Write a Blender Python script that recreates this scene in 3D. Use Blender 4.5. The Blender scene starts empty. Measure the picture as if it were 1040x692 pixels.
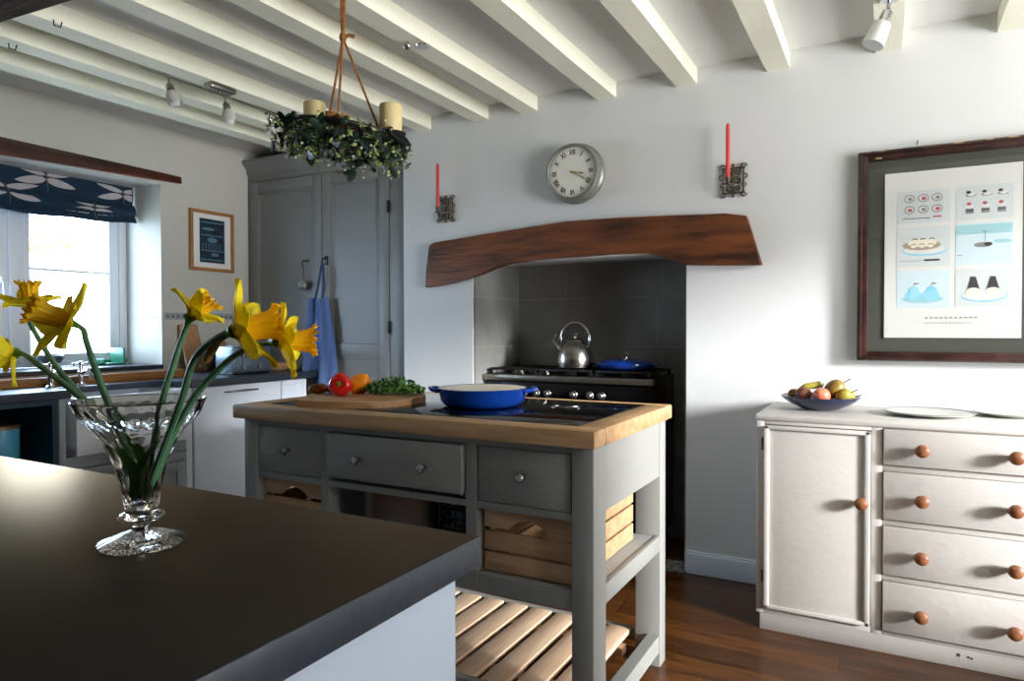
import bpy, bmesh, math, random
from mathutils import Vector, Matrix
R = math.radians
PI = math.pi
random.seed(7)
SC = bpy.context.scene
COL = SC.collection

# ------------------------------------------------------------------ camera
cam = bpy.data.cameras.new('camera')
cam.sensor_width = 36.0
cam.lens = 700.7 / 1040 * 36
cam.clip_start = 0.02
co = bpy.data.objects.new('camera', cam)
COL.objects.link(co)
YAW, PITCH, ROLL = 0.50169, 0.01805, -0.00215
f_ = Vector((-math.sin(YAW) * math.cos(PITCH), math.cos(YAW) * math.cos(PITCH), -math.sin(PITCH)))
r_ = Vector((math.cos(YAW), math.sin(YAW), 0))
u_ = r_.cross(f_)
r2 = math.cos(ROLL) * r_ + math.sin(ROLL) * u_
u2 = -math.sin(ROLL) * r_ + math.cos(ROLL) * u_
M = Matrix((r2, u2, -f_)).transposed().to_4x4()
M.translation = Vector((0, 0, 1.19))
co.matrix_world = M
SC.camera = co

# ------------------------------------------------------------------ view
SC.view_settings.view_transform = 'Standard'
SC.view_settings.look = 'None'
SC.view_settings.exposure = 0.0
SC.view_settings.gamma = 1.0
SC.view_settings.use_curve_mapping = False
SC.cycles.use_denoising = True
SC.cycles.max_bounces = 12
SC.cycles.diffuse_bounces = 8
SC.cycles.glossy_bounces = 5
SC.cycles.transmission_bounces = 10
SC.cycles.transparent_max_bounces = 12
SC.cycles.sample_clamp_indirect = 8.0
SC.cycles.caustics_reflective = False
SC.cycles.caustics_refractive = False

# ------------------------------------------------------------------ sky: hazy, bright and warm-white on the sun's side (+X), cool blue on the other
SKY_RIGHT = (0.97, 0.98, 1.0); SKY_RIGHT_S = 9.0
FILL_BELOW_S = 24.0  # added glow from below on +X, fill for ceiling and upper wall
SKY_LEFT = (0.56, 0.76, 1.0); SKY_LEFT_S = 22.0
w = bpy.data.worlds.new('sky')
SC.world = w
w.use_nodes = True
nt = w.node_tree
nt.nodes.clear()
tc = nt.nodes.new('ShaderNodeTexCoord')
sp = nt.nodes.new('ShaderNodeSeparateXYZ')
mr = nt.nodes.new('ShaderNodeMapRange')
mr.inputs['From Min'].default_value = -0.4
mr.inputs['From Max'].default_value = 0.4
mc = nt.nodes.new('ShaderNodeMix'); mc.data_type = 'RGBA'
ms = nt.nodes.new('ShaderNodeMapRange')
ms.inputs['To Min'].default_value = SKY_LEFT_S
ms.inputs['To Max'].default_value = SKY_RIGHT_S
bg = nt.nodes.new('ShaderNodeBackground')
wo = nt.nodes.new('ShaderNodeOutputWorld')
nt.links.new(tc.outputs['Generated'], sp.inputs[0])
nt.links.new(sp.outputs['X'], mr.inputs['Value'])
nt.links.new(mr.outputs[0], mc.inputs['Factor'])
mc.inputs[6].default_value = (*SKY_LEFT, 1)
mc.inputs[7].default_value = (*SKY_RIGHT, 1)
nt.links.new(mr.outputs[0], ms.inputs['Value'])
nt.links.new(mc.outputs[2], bg.inputs['Color'])
mg = nt.nodes.new('ShaderNodeMapRange')           # fill added below the horizon on the sun's side to brighten the ceiling
mg.inputs['From Min'].default_value = 0.02
mg.inputs['From Max'].default_value = -0.05
mg.inputs['To Max'].default_value = FILL_BELOW_S - SKY_RIGHT_S
nt.links.new(sp.outputs['Z'], mg.inputs['Value'])
mm = nt.nodes.new('ShaderNodeMath'); mm.operation = 'MULTIPLY'
nt.links.new(mg.outputs[0], mm.inputs[0]); nt.links.new(mr.outputs[0], mm.inputs[1])
ma = nt.nodes.new('ShaderNodeMath'); ma.operation = 'ADD'
nt.links.new(ms.outputs[0], ma.inputs[0]); nt.links.new(mm.outputs[0], ma.inputs[1])
nt.links.new(ma.outputs[0], bg.inputs['Strength'])
nt.links.new(bg.outputs[0], wo.inputs['Surface'])

WIN2 = (0.78, 2.85, 0.60, 2.2)      # right-hand window: y0 y1 z0 z1 (in the wall x = 2.2)
SUN_E = 10.8
sl_ = bpy.data.lights.new('low_hazy_sun', 'SUN')
sl_.energy = SUN_E; sl_.angle = R(9); sl_.color = (.97, .98, 1.0)
so_ = bpy.data.objects.new('low_hazy_sun', sl_)
COL.objects.link(so_)
so_.location = (6, .5, 4)
so_.rotation_euler = Vector((-.94, .325, -.25)).to_track_quat('-Z', 'Z').to_euler()
WIN1 = (1.42, 2.70, 0.97, 2.083)   # left-hand window over the sink (in the wall x = -3.95)


def portal(name, loc, sx, sy, direction):
    l = bpy.data.lights.new(name, 'AREA')
    l.shape = 'RECTANGLE'; l.size = sx; l.size_y = sy
    l.cycles.is_portal = True
    o = bpy.data.objects.new(name, l)
    COL.objects.link(o)
    o.location = loc
    o.rotation_euler = Vector(direction).to_track_quat('-Z', 'Z').to_euler()
    return o


portal('window_daylight', (2.53, (WIN2[0] + WIN2[1]) / 2, (WIN2[2] + WIN2[3]) / 2), WIN2[1] - WIN2[0] + .05, WIN2[3] - WIN2[2] + .05, (-1, 0, 0))
portal('window_daylight', (-4.42, (WIN1[0] + WIN1[1]) / 2, (WIN1[2] + WIN1[3]) / 2), WIN1[1] - WIN1[0] + .05, WIN1[3] - WIN1[2] + .05, (1, 0, 0))


# ------------------------------------------------------------------ materials
def lin(c):
    return tuple((x / 255 / 12.92) if x / 255 <= 0.04045 else ((x / 255 + 0.055) / 1.055) ** 2.4 for x in c)


def mat(name, rgb, rough=0.5, metal=0.0, var=0.0, scale=6.0, stretch=(1, 1, 1), bump=0.0, bscale=40.0,
        rgb2=None, coat=0.0, trans=0.0, ior=1.45, spec=None, tint=None, sss=0.0):
    m = bpy.data.materials.new(name)
    m.use_nodes = True
    n = m.node_tree
    b = n.nodes['Principled BSDF']
    c = lin(rgb)
    b.inputs['Base Color'].default_value = (*c, 1)
    b.inputs['Roughness'].default_value = rough
    b.inputs['Metallic'].default_value = metal
    b.inputs['IOR'].default_value = ior
    b.inputs['Coat Weight'].default_value = coat
    b.inputs['Transmission Weight'].default_value = trans
    if spec is not None: b.inputs['Specular IOR Level'].default_value = spec
    if tint is not None: b.inputs['Specular Tint'].default_value = (*tint, 1)
    t = n.nodes.new('ShaderNodeTexCoord')
    mp = n.nodes.new('ShaderNodeMapping')
    mp.inputs['Scale'].default_value = stretch
    n.links.new(t.outputs['Object'], mp.inputs['Vector'])
    if var > 0 or rgb2:
        no = n.nodes.new('ShaderNodeTexNoise')
        no.inputs['Scale'].default_value = scale
        no.inputs['Detail'].default_value = 5
        n.links.new(mp.outputs[0], no.inputs['Vector'])
        cr = n.nodes.new('ShaderNodeValToRGB')
        if rgb2:
            d = lin(rgb2)
        else:
            d = tuple(max(0, x * (1 - var)) for x in c)
        cr.color_ramp.elements[0].position = 0.35
        cr.color_ramp.elements[0].color = (*d, 1)
        cr.color_ramp.elements[1].position = 0.65
        cr.color_ramp.elements[1].color = (*c, 1)
        n.links.new(no.outputs['Fac'], cr.inputs['Fac'])
        n.links.new(cr.outputs['Color'], b.inputs['Base Color'])
    if bump > 0:
        nb = n.nodes.new('ShaderNodeTexNoise')
        nb.inputs['Scale'].default_value = bscale
        nb.inputs['Detail'].default_value = 4
        n.links.new(mp.outputs[0], nb.inputs['Vector'])
        bp = n.nodes.new('ShaderNodeBump')
        bp.inputs['Strength'].default_value = bump
        bp.inputs['Distance'].default_value = 0.01
        n.links.new(nb.outputs['Fac'], bp.inputs['Height'])
        n.links.new(bp.outputs[0], b.inputs['Normal'])
    return m


def pane_mat(name):
    m = bpy.data.materials.new(name)
    m.use_nodes = True
    n = m.node_tree
    n.nodes.clear()
    o = n.nodes.new('ShaderNodeOutputMaterial')
    mx = n.nodes.new('ShaderNodeMixShader')
    fr = n.nodes.new('ShaderNodeFresnel')
    ge = n.nodes.new('ShaderNodeNewGeometry')
    mi = n.nodes.new('ShaderNodeMapRange')        # keeps the outer-face Fresnel on both faces of the thin pane
    mi.inputs['To Min'].default_value = 1.45; mi.inputs['To Max'].default_value = 1 / 1.45
    n.links.new(ge.outputs['Backfacing'], mi.inputs['Value'])
    n.links.new(mi.outputs[0], fr.inputs['IOR'])
    tr = n.nodes.new('ShaderNodeBsdfTransparent')
    gl = n.nodes.new('ShaderNodeBsdfGlossy'); gl.inputs['Roughness'].default_value = 0.02
    n.links.new(fr.outputs[0], mx.inputs[0])
    n.links.new(tr.outputs[0], mx.inputs[1])
    n.links.new(gl.outputs[0], mx.inputs[2])
    n.links.new(mx.outputs[0], o.inputs[0])
    return m


def floor_mat():
    m = bpy.data.materials.new('dark_oak_boards')
    m.use_nodes = True
    n = m.node_tree
    b = n.nodes['Principled BSDF']
    t = n.nodes.new('ShaderNodeTexCoord')
    br = n.nodes.new('ShaderNodeTexBrick')
    br.inputs['Scale'].default_value = 1.0
    br.inputs['Brick Width'].default_value = 1.7
    br.inputs['Row Height'].default_value = 0.125
    br.inputs['Mortar Size'].default_value = 0.0025
    br.inputs['Color1'].default_value = (*lin((100, 62, 27)), 1)
    br.inputs['Color2'].default_value = (*lin((72, 42, 17)), 1)
    br.inputs['Mortar'].default_value = (*lin((30, 18, 10)), 1)
    n.links.new(t.outputs['Object'], br.inputs['Vector'])
    mp = n.nodes.new('ShaderNodeMapping'); mp.inputs['Scale'].default_value = (1.2, 14, 1)
    n.links.new(t.outputs['Object'], mp.inputs['Vector'])
    no = n.nodes.new('ShaderNodeTexNoise'); no.inputs['Scale'].default_value = 3.5; no.inputs['Detail'].default_value = 8
    n.links.new(mp.outputs[0], no.inputs['Vector'])
    cr = n.nodes.new('ShaderNodeValToRGB')
    cr.color_ramp.elements[0].position = .3; cr.color_ramp.elements[0].color = (.38, .36, .34, 1)
    cr.color_ramp.elements[1].position = .7; cr.color_ramp.elements[1].color = (1.25, 1.15, 1.0, 1)
    n.links.new(no.outputs['Fac'], cr.inputs[0])
    mx = n.nodes.new('ShaderNodeMix'); mx.data_type = 'RGBA'; mx.blend_type = 'MULTIPLY'
    mx.inputs['Factor'].default_value = 1
    n.links.new(br.outputs['Color'], mx.inputs[6])
    n.links.new(cr.outputs['Color'], mx.inputs[7])
    n.links.new(mx.outputs[2], b.inputs['Base Color'])
    b.inputs['Roughness'].default_value = 0.32
    bp = n.nodes.new('ShaderNodeBump'); bp.inputs['Strength'].default_value = .25; bp.inputs['Distance'].default_value = .005
    n.links.new(no.outputs['Fac'], bp.inputs['Height'])
    n.links.new(bp.outputs[0], b.inputs['Normal'])
    return m


def slate_mat():
    # honed stone: dark body with the warm window glow tinted into its gloss
    m = bpy.data.materials.new('honed_black_slate')
    m.use_nodes = True
    n = m.node_tree
    n.nodes.clear()
    o = n.nodes.new('ShaderNodeOutputMaterial')
    mx = n.nodes.new('ShaderNodeMixShader')
    fr = n.nodes.new('ShaderNodeFresnel'); fr.inputs['IOR'].default_value = 1.30
    d = n.nodes.new('ShaderNodeBsdfDiffuse')
    g = n.nodes.new('ShaderNodeBsdfGlossy'); g.inputs['Roughness'].default_value = .33
    g.inputs['Color'].default_value = (.68, .49, .31, 1)
    t = n.nodes.new('ShaderNodeTexCoord')
    no = n.nodes.new('ShaderNodeTexNoise'); no.inputs['Scale'].default_value = 4; no.inputs['Detail'].default_value = 6
    n.links.new(t.outputs['Object'], no.inputs['Vector'])
    cr = n.nodes.new('ShaderNodeValToRGB')
    cr.color_ramp.elements[0].position = .35; cr.color_ramp.elements[0].color = (*lin((32, 32, 33)), 1)
    cr.color_ramp.elements[1].position = .65; cr.color_ramp.elements[1].color = (*lin((40, 41, 42)), 1)
    n.links.new(no.outputs['Fac'], cr.inputs[0])
    n.links.new(cr.outputs[0], d.inputs['Color'])
    n.links.new(fr.outputs[0], mx.inputs[0]); n.links.new(d.outputs[0], mx.inputs[1]); n.links.new(g.outputs[0], mx.inputs[2])
    n.links.new(mx.outputs[0], o.inputs[0])
    return m


MT = dict(
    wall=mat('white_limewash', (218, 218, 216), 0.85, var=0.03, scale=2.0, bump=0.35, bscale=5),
    stone=mat('dark_unseen_wall', (120, 108, 94), 0.9, rgb2=(70, 62, 54), scale=6, bump=.6),  # invented for the unseen walls, dark to cut bounced light
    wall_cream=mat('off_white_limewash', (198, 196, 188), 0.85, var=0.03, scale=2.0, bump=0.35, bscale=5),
    ceil=mat('white_ceiling_boards', (228, 228, 226), 0.8, var=0.03, bump=.2, bscale=6),
    joist=mat('cream_painted_joist', (243, 241, 219), 0.6, var=0.06, scale=5, stretch=(1, .3, 1), bump=0.35, bscale=14),
    beam=mat('dark_brown_oak_beam', (126, 70, 34), 0.5, rgb2=(58, 30, 16), scale=4, stretch=(.7, 2, 4), bump=.5, bscale=12),
    lintel=mat('dark_red_brown_lintel', (88, 40, 22), 0.5, rgb2=(46, 20, 12), scale=4, stretch=(2, .6, 5), bump=.4, bscale=12),
    rough_beam=mat('old_black_brown_beam', (78, 54, 42), 0.95, rgb2=(30, 20, 16), scale=5, stretch=(.6, 3, 3), bump=.8, bscale=10),
    floor=floor_mat(),
    tile=mat('slate_grey_tile', (152, 152, 147), 0.30, var=.3, scale=3.5, bump=.25, bscale=7),
    grout=mat('brown_grey_grout', (176, 164, 150), 0.9),
    hearth=mat('pale_hearth_rubble', (150, 140, 125), 0.9, rgb2=(80, 72, 62), scale=30, bump=.5),
    trim=mat('white_gloss_trim', (214, 218, 224), 0.4),
    frame_w=mat('white_window_paint', (222, 228, 236), 0.4),
    pane=pane_mat('window_glass'),
    slate=mat('honed_black_slate', (40, 41, 42), 0.36, var=.15, scale=3, tint=(1.0, .80, .55), spec=.5),
    slate_top=slate_mat(),
    slate_edge=mat('cool_tinted_slate', (48, 56, 66), 0.4, var=.25, scale=9, bump=.2, bscale=30),  # bluer slate; on the counter edge the blue is cool window light
    unit=mat('unit_paint_lit', (218, 225, 234), 0.45, var=.03),  # same paint as the peninsula, lightened for window light the doors lack
    unit_pen=mat('unit_paint_dimmed', (182, 195, 210), 0.45, var=.03),  # same paint as the wall units, darkened to hold back its strong light
    unit_grey=mat('mid_grey_paint', (150, 156, 160), 0.5, var=.03),
    cupboard=mat('slate_grey_paint', (130, 130, 129), 0.5, var=.10, scale=3),
    island=mat('warm_grey_paint', (138, 138, 133), 0.5, var=.04),
    oak=mat('oak_worktop', (192, 156, 114), 0.42, rgb2=(164, 126, 86), scale=4, stretch=(1, 9, 9), bump=.1),
    oak_y=mat('oak_board', (176, 120, 62), 0.5, rgb2=(140, 86, 38), scale=4, stretch=(9, 1, 9)),
    crate=mat('pine_crate', (196, 158, 120), 0.55, rgb2=(172, 132, 94), scale=4, stretch=(1, 6, 12)),
    slat=mat('pale_beech_slat', (230, 200, 170), 0.5, rgb2=(214, 178, 144), scale=5, stretch=(12, 1, 12)),
    bglass=mat('black_ceramic_glass', (6, 6, 7), 0.045, spec=.6),
    board=mat('worn_beech_board', (190, 150, 108), 0.5, rgb2=(164, 122, 80), scale=4, stretch=(2, 10, 10)),
    board_lt=mat('light_beech', (196, 150, 108), 0.5, rgb2=(180, 132, 92), scale=5, stretch=(8, 8, 1)),
    red=mat('glossy_red_pepper', (214, 22, 14), 0.18, coat=.5),
    stemg=mat('pepper_stem_green', (96, 130, 40), 0.5),
    orange=mat('orange_pepper', (240, 140, 10), 0.25, coat=.3),
    bread=mat('brown_crust', (150, 92, 36), 0.7, rgb2=(110, 62, 22), scale=14, bump=.3),
    herb=mat('parsley_green', (72, 118, 40), 0.5, rgb2=(38, 78, 24), scale=20),
    blue_en=mat('royal_blue_enamel', (12, 52, 132), 0.15, coat=.6),
    cream_en=mat('cream_enamel', (232, 222, 196), 0.3),
    black_iron=mat('black_cast_iron', (18, 17, 16), 0.5),
    black_en=mat('black_enamel', (10, 10, 10), 0.2),
    chrome=mat('chrome', (225, 225, 228), 0.08, metal=1),
    steel=mat('brushed_steel', (168, 165, 158), 0.24, metal=1),
    rail=mat('satin_steel_rail', (150, 146, 134), 0.35, metal=1),
    sb=mat('cream_white_furniture_paint', (200, 195, 189), 0.5, var=.03, scale=8, bump=.1),
    sb_dark=mat('worn_paint_chip', (90, 74, 60), 0.7),
    knob=mat('turned_brown_wood', (148, 96, 62), 0.4, rgb2=(118, 72, 44), scale=14, stretch=(1, 1, 4)),
    navy=mat('navy_glazed_pottery', (20, 30, 64), 0.25, coat=.5, var=.25, scale=4),
    plate=mat('pale_grey_green_glaze', (190, 194, 188), 0.25),
    plate_rim=mat('dark_green_rim', (104, 112, 100), 0.35),
    apple=mat('pink_apple', (214, 80, 78), 0.3, rgb2=(222, 140, 96), scale=7),
    pear=mat('green_brown_pear', (150, 130, 44), 0.4, rgb2=(110, 84, 40), scale=16),
    kiwi=mat('brown_fruit', (140, 82, 50), 0.5, rgb2=(90, 50, 34), scale=12),
    banana=mat('yellow_green_fruit', (150, 136, 52), 0.4),
    zinc=mat('grey_green_zinc', (138, 140, 130), 0.4, metal=.35, var=.15, scale=8),
    dial=mat('cream_dial', (226, 224, 212), 0.5),
    ink=mat('dark_ink', (42, 42, 44), 0.6),
    brass=mat('aged_brass', (186, 150, 84), 0.3, metal=.9),
    candle_red=mat('coral_red_wax', (206, 70, 66), 0.4),
    candle_cream=mat('cream_wax', (226, 206, 150), 0.45, var=.06),
    wick=mat('wick', (60, 50, 44), 0.9),
    iron=mat('bronze_iron', (84, 72, 58), 0.45, metal=.6),
    rope=mat('jute_rope', (168, 112, 62), 0.9, rgb2=(130, 82, 42), scale=60, bump=.5, bscale=120),
    leaf_d=mat('dark_eucalyptus_leaf', (32, 58, 36), 0.5, rgb2=(16, 34, 24), scale=20),
    leaf_l=mat('pale_green_sprig', (150, 160, 88), 0.6, rgb2=(104, 122, 60), scale=25),
    berry=mat('white_green_berry', (200, 206, 168), 0.5),
    frost=mat('frosted_shade', (196, 194, 184), 0.3),
    picframe=mat('worn_dark_mahogany', (64, 38, 34), 0.3, rgb2=(36, 20, 18), scale=18, coat=.4, bump=.3),
    gilt=mat('worn_gilt_edge', (176, 150, 110), 0.5),
    matdark=mat('dark_green_grey_mount', (76, 78, 70), 0.6),
    paper=mat('ivory_paper', (222, 222, 216), 0.6),
    print_a=mat('print_panel_pale', (208, 214, 212), 0.6),
    print_b=mat('print_panel_blue', (204, 222, 226), 0.6),
    print_teal=mat('print_teal', (160, 204, 210), 0.6),
    print_aqua=mat('print_aqua', (120, 196, 222), 0.6, rgb2=(160, 216, 232), scale=20),
    p_grey=mat('print_grey', (140, 140, 140), 0.6),
    p_dark=mat('print_dark', (64, 62, 62), 0.6),
    p_red=mat('print_red', (190, 84, 90), 0.6),
    p_tan=mat('print_tan', (170, 150, 128), 0.6),
    p_cream=mat('print_cream', (232, 228, 206), 0.6),
    oakframe=mat('light_oak_frame', (170, 116, 62), 0.45, var=.2, scale=20),
    mount=mat('white_mount', (226, 226, 224), 0.6),
    ink_blue=mat('blue_black_print', (34, 54, 72), 0.4, rgb2=(20, 28, 38), scale=20),
    ink_mid=mat('mid_blue_print', (82, 120, 140), 0.5),
    denim=mat('blue_linen', (92, 118, 168), 0.85, var=.12, scale=14, bump=.2, bscale=120),
    denim_d=mat('dark_blue_strap', (52, 72, 116), 0.85),
    blind=mat('teal_navy_fabric', (13, 44, 68), 0.85, var=.2, scale=10, bump=.2, bscale=150),
    dfly=mat('pale_grey_wing_print', (186, 182, 186), 0.85, var=.1, scale=20),
    dfly_body=mat('brown_body_print', (92, 86, 80), 0.85),
    fireclay=mat('white_fireclay', (240, 243, 246), 0.12, coat=.4),
    teal_in=mat('dark_teal_interior', (26, 58, 70), 0.6),
    can_blue=mat('sky_blue_tin', (78, 164, 196), 0.3),
    can_navy=mat('mid_blue_tin', (22, 84, 140), 0.3),
    lid=mat('bronze_lid', (120, 96, 70), 0.35, metal=.4),
    green_pl=mat('translucent_green_plastic', (44, 116, 92), 0.35),
    toaster=mat('blue_grey_steel', (112, 126, 138), 0.3, metal=.6),
    petal=mat('daffodil_yellow', (250, 238, 50), 0.5, rgb2=(248, 230, 34), scale=30),
    corona=mat('daffodil_deep_yellow', (252, 218, 36), 0.5, rgb2=(250, 206, 26), scale=30),
    stem=mat('daffodil_stem_green', (92, 134, 98), 0.4, rgb2=(64, 108, 78), scale=14),
    stem_in=mat('leaf_blade_green', (84, 142, 40), 0.45),
    spathe=mat('papery_brown_sheath', (140, 112, 50), 0.8),
    crystal=mat('lead_crystal', (255, 255, 255), 0.01, trans=1.0, ior=1.52),
    bush=mat('hedge_green', (120, 150, 60), 0.7),
    lawn=mat('pale_gravel', (190, 190, 184), 0.9),
    white_pl=mat('white_spotlight_enamel', (232, 232, 230), 0.3),
    bark=mat('brown_bark', (90, 66, 46), 0.9),
    alu=mat('stainless_pot', (150, 150, 150), 0.28, metal=1),
    darkwood=mat('dark_walnut', (60, 36, 24), 0.45),
)
# painted petals let light through a little
for k in ('petal', 'corona'):
    n = MT[k].node_tree
    b = n.nodes['Principled BSDF']
    tl_ = n.nodes.new('ShaderNodeBsdfTranslucent')
    tl_.inputs['Color'].default_value = b.inputs['Base Color'].default_value
    mx_ = n.nodes.new('ShaderNodeMixShader'); mx_.inputs[0].default_value = .38
    n.links.new(b.outputs[0], mx_.inputs[1]); n.links.new(tl_.outputs[0], mx_.inputs[2])
    n.links.new(mx_.outputs[0], n.nodes['Material Output'].inputs['Surface'])


# ------------------------------------------------------------------ mesh helper
class B:
    def __init__(s):
        s.bm = bmesh.new()

    def _bev(s, vs, bev, seg=2):
        if bev > 0:
            es = {e for v in vs for e in v.link_edges}
            bmesh.ops.bevel(s.bm, geom=list(es), offset=bev, segments=seg, affect='EDGES', profile=0.5)

    def box(s, x0, x1, y0, y1, z0, z1, bev=0.0, rot=None, piv=None):
        m = Matrix.Translation(((x0 + x1) / 2, (y0 + y1) / 2, (z0 + z1) / 2)) @ Matrix.Diagonal((abs(x1 - x0), abs(y1 - y0), abs(z1 - z0), 1))
        if rot is not None:
            p = Vector(piv if piv is not None else ((x0 + x1) / 2, (y0 + y1) / 2, (z0 + z1) / 2))
            m = Matrix.Translation(p) @ rot.to_4x4() @ Matrix.Translation(-p) @ m
        r = bmesh.ops.create_cube(s.bm, size=1, matrix=m)
        s._bev(r['verts'], bev)
        return s

    def cyl(s, p0, p1, r0, r1=None, n=20, cap=True):
        r1 = r0 if r1 is None else r1
        p0, p1 = Vector(p0), Vector(p1)
        d = p1 - p0
        q = d.to_track_quat('Z', 'Y').to_matrix().to_4x4()
        m = Matrix.Translation((p0 + p1) / 2) @ q
        bmesh.ops.create_cone(s.bm, cap_ends=cap, cap_tris=False, segments=n, radius1=max(r0, 1e-5), radius2=max(r1, 1e-5), depth=d.length, matrix=m)
        return s

    def ball(s, c, r, n=20, rot=None):
        if not isinstance(r, (tuple, list)): r = (r, r, r)
        m = Matrix.Translation(c)
        if rot is not None: m = m @ rot.to_4x4()
        m = m @ Matrix.Diagonal((*r, 1))
        bmesh.ops.create_uvsphere(s.bm, u_segments=n, v_segments=max(6, n // 2), radius=1, matrix=m)
        return s

    def lathe(s, prof, c=(0, 0, 0), n=40, mod=None, rot=None, close=False):
        c = Vector(c)
        rows = []
        for (r, z) in prof:
            row = []
            for k in range(n):
                a = 2 * PI * k / n
                rr = r * (mod(a, z) if mod else 1)
                v = Vector((rr * math.cos(a), rr * math.sin(a), z))
                if rot is not None: v = rot @ v
                row.append(s.bm.verts.new(c + v))
            rows.append(row)
        for i in range(len(rows) - 1):
            for k in range(n):
                a, b_, c_, d = rows[i][k], rows[i][(k + 1) % n], rows[i + 1][(k + 1) % n], rows[i + 1][k]
                s.bm.faces.new((a, b_, c_, d))
        if close:
            for k in range(n):
                s.bm.faces.new((rows[-1][k], rows[-1][(k + 1) % n], rows[0][(k + 1) % n], rows[0][k]))
        else:
            s.bm.faces.new(list(reversed(rows[0])))
            s.bm.faces.new(rows[-1])
        return s

    def leaf(s, c, r, q, n=8):
        # small closed lens-shaped leaf: a ring and two apexes
        c = Vector(c)
        ring = [s.bm.verts.new(c + q @ Vector((r[0] * math.cos(2 * PI * k / n), r[1] * math.sin(2 * PI * k / n), r[0] * .12 * math.cos(4 * PI * k / n)))) for k in range(n)]
        a = s.bm.verts.new(c + q @ Vector((0, 0, r[2]))); b_ = s.bm.verts.new(c + q @ Vector((0, 0, -r[2])))
        for k in range(n):
            s.bm.faces.new((ring[k], ring[(k + 1) % n], a)); s.bm.faces.new((ring[(k + 1) % n], ring[k], b_))
        return s

    def tube(s, pts, r, n=8):
        pts = [Vector(p) for p in pts]
        rs = r if isinstance(r, (list, tuple)) else [r] * len(pts)
        rows = []
        prev = None
        for i, p in enumerate(pts):
            t = (pts[min(i + 1, len(pts) - 1)] - pts[max(i - 1, 0)]).normalized()
            if prev is None:
                a = t.orthogonal().normalized()
            else:
                a = (prev - t * prev.dot(t))
                a = a.normalized() if a.length > 1e-6 else t.orthogonal().normalized()
            prev = a
            b_ = t.cross(a)
            rows.append([s.bm.verts.new(p + rs[i] * (math.cos(2 * PI * k / n) * a + math.sin(2 * PI * k / n) * b_)) for k in range(n)])
        for i in range(len(rows) - 1):
            for k in range(n):
                s.bm.faces.new((rows[i][k], rows[i][(k + 1) % n], rows[i + 1][(k + 1) % n], rows[i + 1][k]))
        s.bm.faces.new(list(reversed(rows[0])))
        s.bm.faces.new(rows[-1])
        return s

    def prism(s, poly, axis, a0, a1, bev=0):
        # poly: 2-D points. axis 'y': (x,z); 'x': (y,z); 'z': (x,y)
        def P(p, a):
            return {'y': (p[0], a, p[1]), 'x': (a, p[0], p[1]), 'z': (p[0], p[1], a)}[axis]
        A = [s.bm.verts.new(P(p, a0)) for p in poly]
        C = [s.bm.verts.new(P(p, a1)) for p in poly]
        n = len(poly)
        fs = [s.bm.faces.new(A), s.bm.faces.new(list(reversed(C)))]
        for i in range(n):
            s.bm.faces.new((A[i], C[i], C[(i + 1) % n], A[(i + 1) % n]))
        s._bev(A + C, bev)
        return s

    def grid(s, fn, nu, nv, thick=0.0, nrm=None):
        rows = [[s.bm.verts.new(fn(i / nu, j / nv)) for j in range(nv + 1)] for i in range(nu + 1)]
        fs = []
        for i in range(nu):
            for j in range(nv):
                fs.append(s.bm.faces.new((rows[i][j], rows[i + 1][j], rows[i + 1][j + 1], rows[i][j + 1])))
        if thick:
            s.bm.normal_update()
            bmesh.ops.solidify(s.bm, geom=fs, thickness=thick)
        return s


def origin_of(o):
    v = Vector((0, 0, 0))
    while o is not None:
        v += o.location
        o = o.parent
    return v


def obj(name, b, m, parent=None, label=None, smooth=True, ang=35):
    bm = b.bm
    bmesh.ops.recalc_face_normals(bm, faces=bm.faces)
    if parent is None:
        xs = [v.co for v in bm.verts]
        c = Vector(((min(v.x for v in xs) + max(v.x for v in xs)) / 2, (min(v.y for v in xs) + max(v.y for v in xs)) / 2, min(v.z for v in xs)))
    else:
        c = origin_of(parent)
    bmesh.ops.translate(bm, verts=bm.verts, vec=-c)
    me = bpy.data.meshes.new(name)
    bm.to_mesh(me)
    bm.free()
    if smooth:
        me.polygons.foreach_set('use_smooth', [True] * len(me.polygons))
        me.set_sharp_from_angle(angle=R(ang))
    me.materials.append(MT[m] if isinstance(m, str) else m)
    o = bpy.data.objects.new(name, me)
    COL.objects.link(o)
    if parent is None:
        o.location = c
    else:
        o.parent = parent
    if label: o['label'] = label
    return o


def tag(o, label, cat, group=None):
    o['label'] = label; o['category'] = cat
    if group: o['group'] = group
    return o


def thing(name, label, cat, loc, group=None):
    o = bpy.data.objects.new(name, None)
    COL.objects.link(o)
    o.location = loc
    o.empty_display_size = 0.05
    return tag(o, label, cat, group)


def struct(name, b, m, parent=None, smooth=True):
    o = obj(name, b, m, parent, smooth=smooth)
    if parent is None: o['kind'] = 'structure'
    return o


def copy_thing(root, loc, label, rotz=None):
    c = root.copy(); COL.objects.link(c)
    c.location = loc
    if rotz is not None: c.rotation_euler = (0, 0, rotz)
    c['label'] = label
    for ch in list(root.children):
        k = ch.copy(); COL.objects.link(k); k.parent = c
        for g in list(ch.children):
            h = g.copy(); COL.objects.link(h); h.parent = k
    return c


# ================================================================== ROOM
ZC = 2.435          # ceiling boards
ZJ = 2.357          # underside of the joists
XL, XR, YB, YF = -3.95, 2.2, -4.2, 3.34
struct('floor', B().box(-4.6, 2.6, YB - .2, 4.1, -.08, 0), 'floor')
struct('ceiling', B().box(-4.6, 2.6, YB - .2, 4.1, ZC, ZC + .1), 'ceil')
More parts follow.
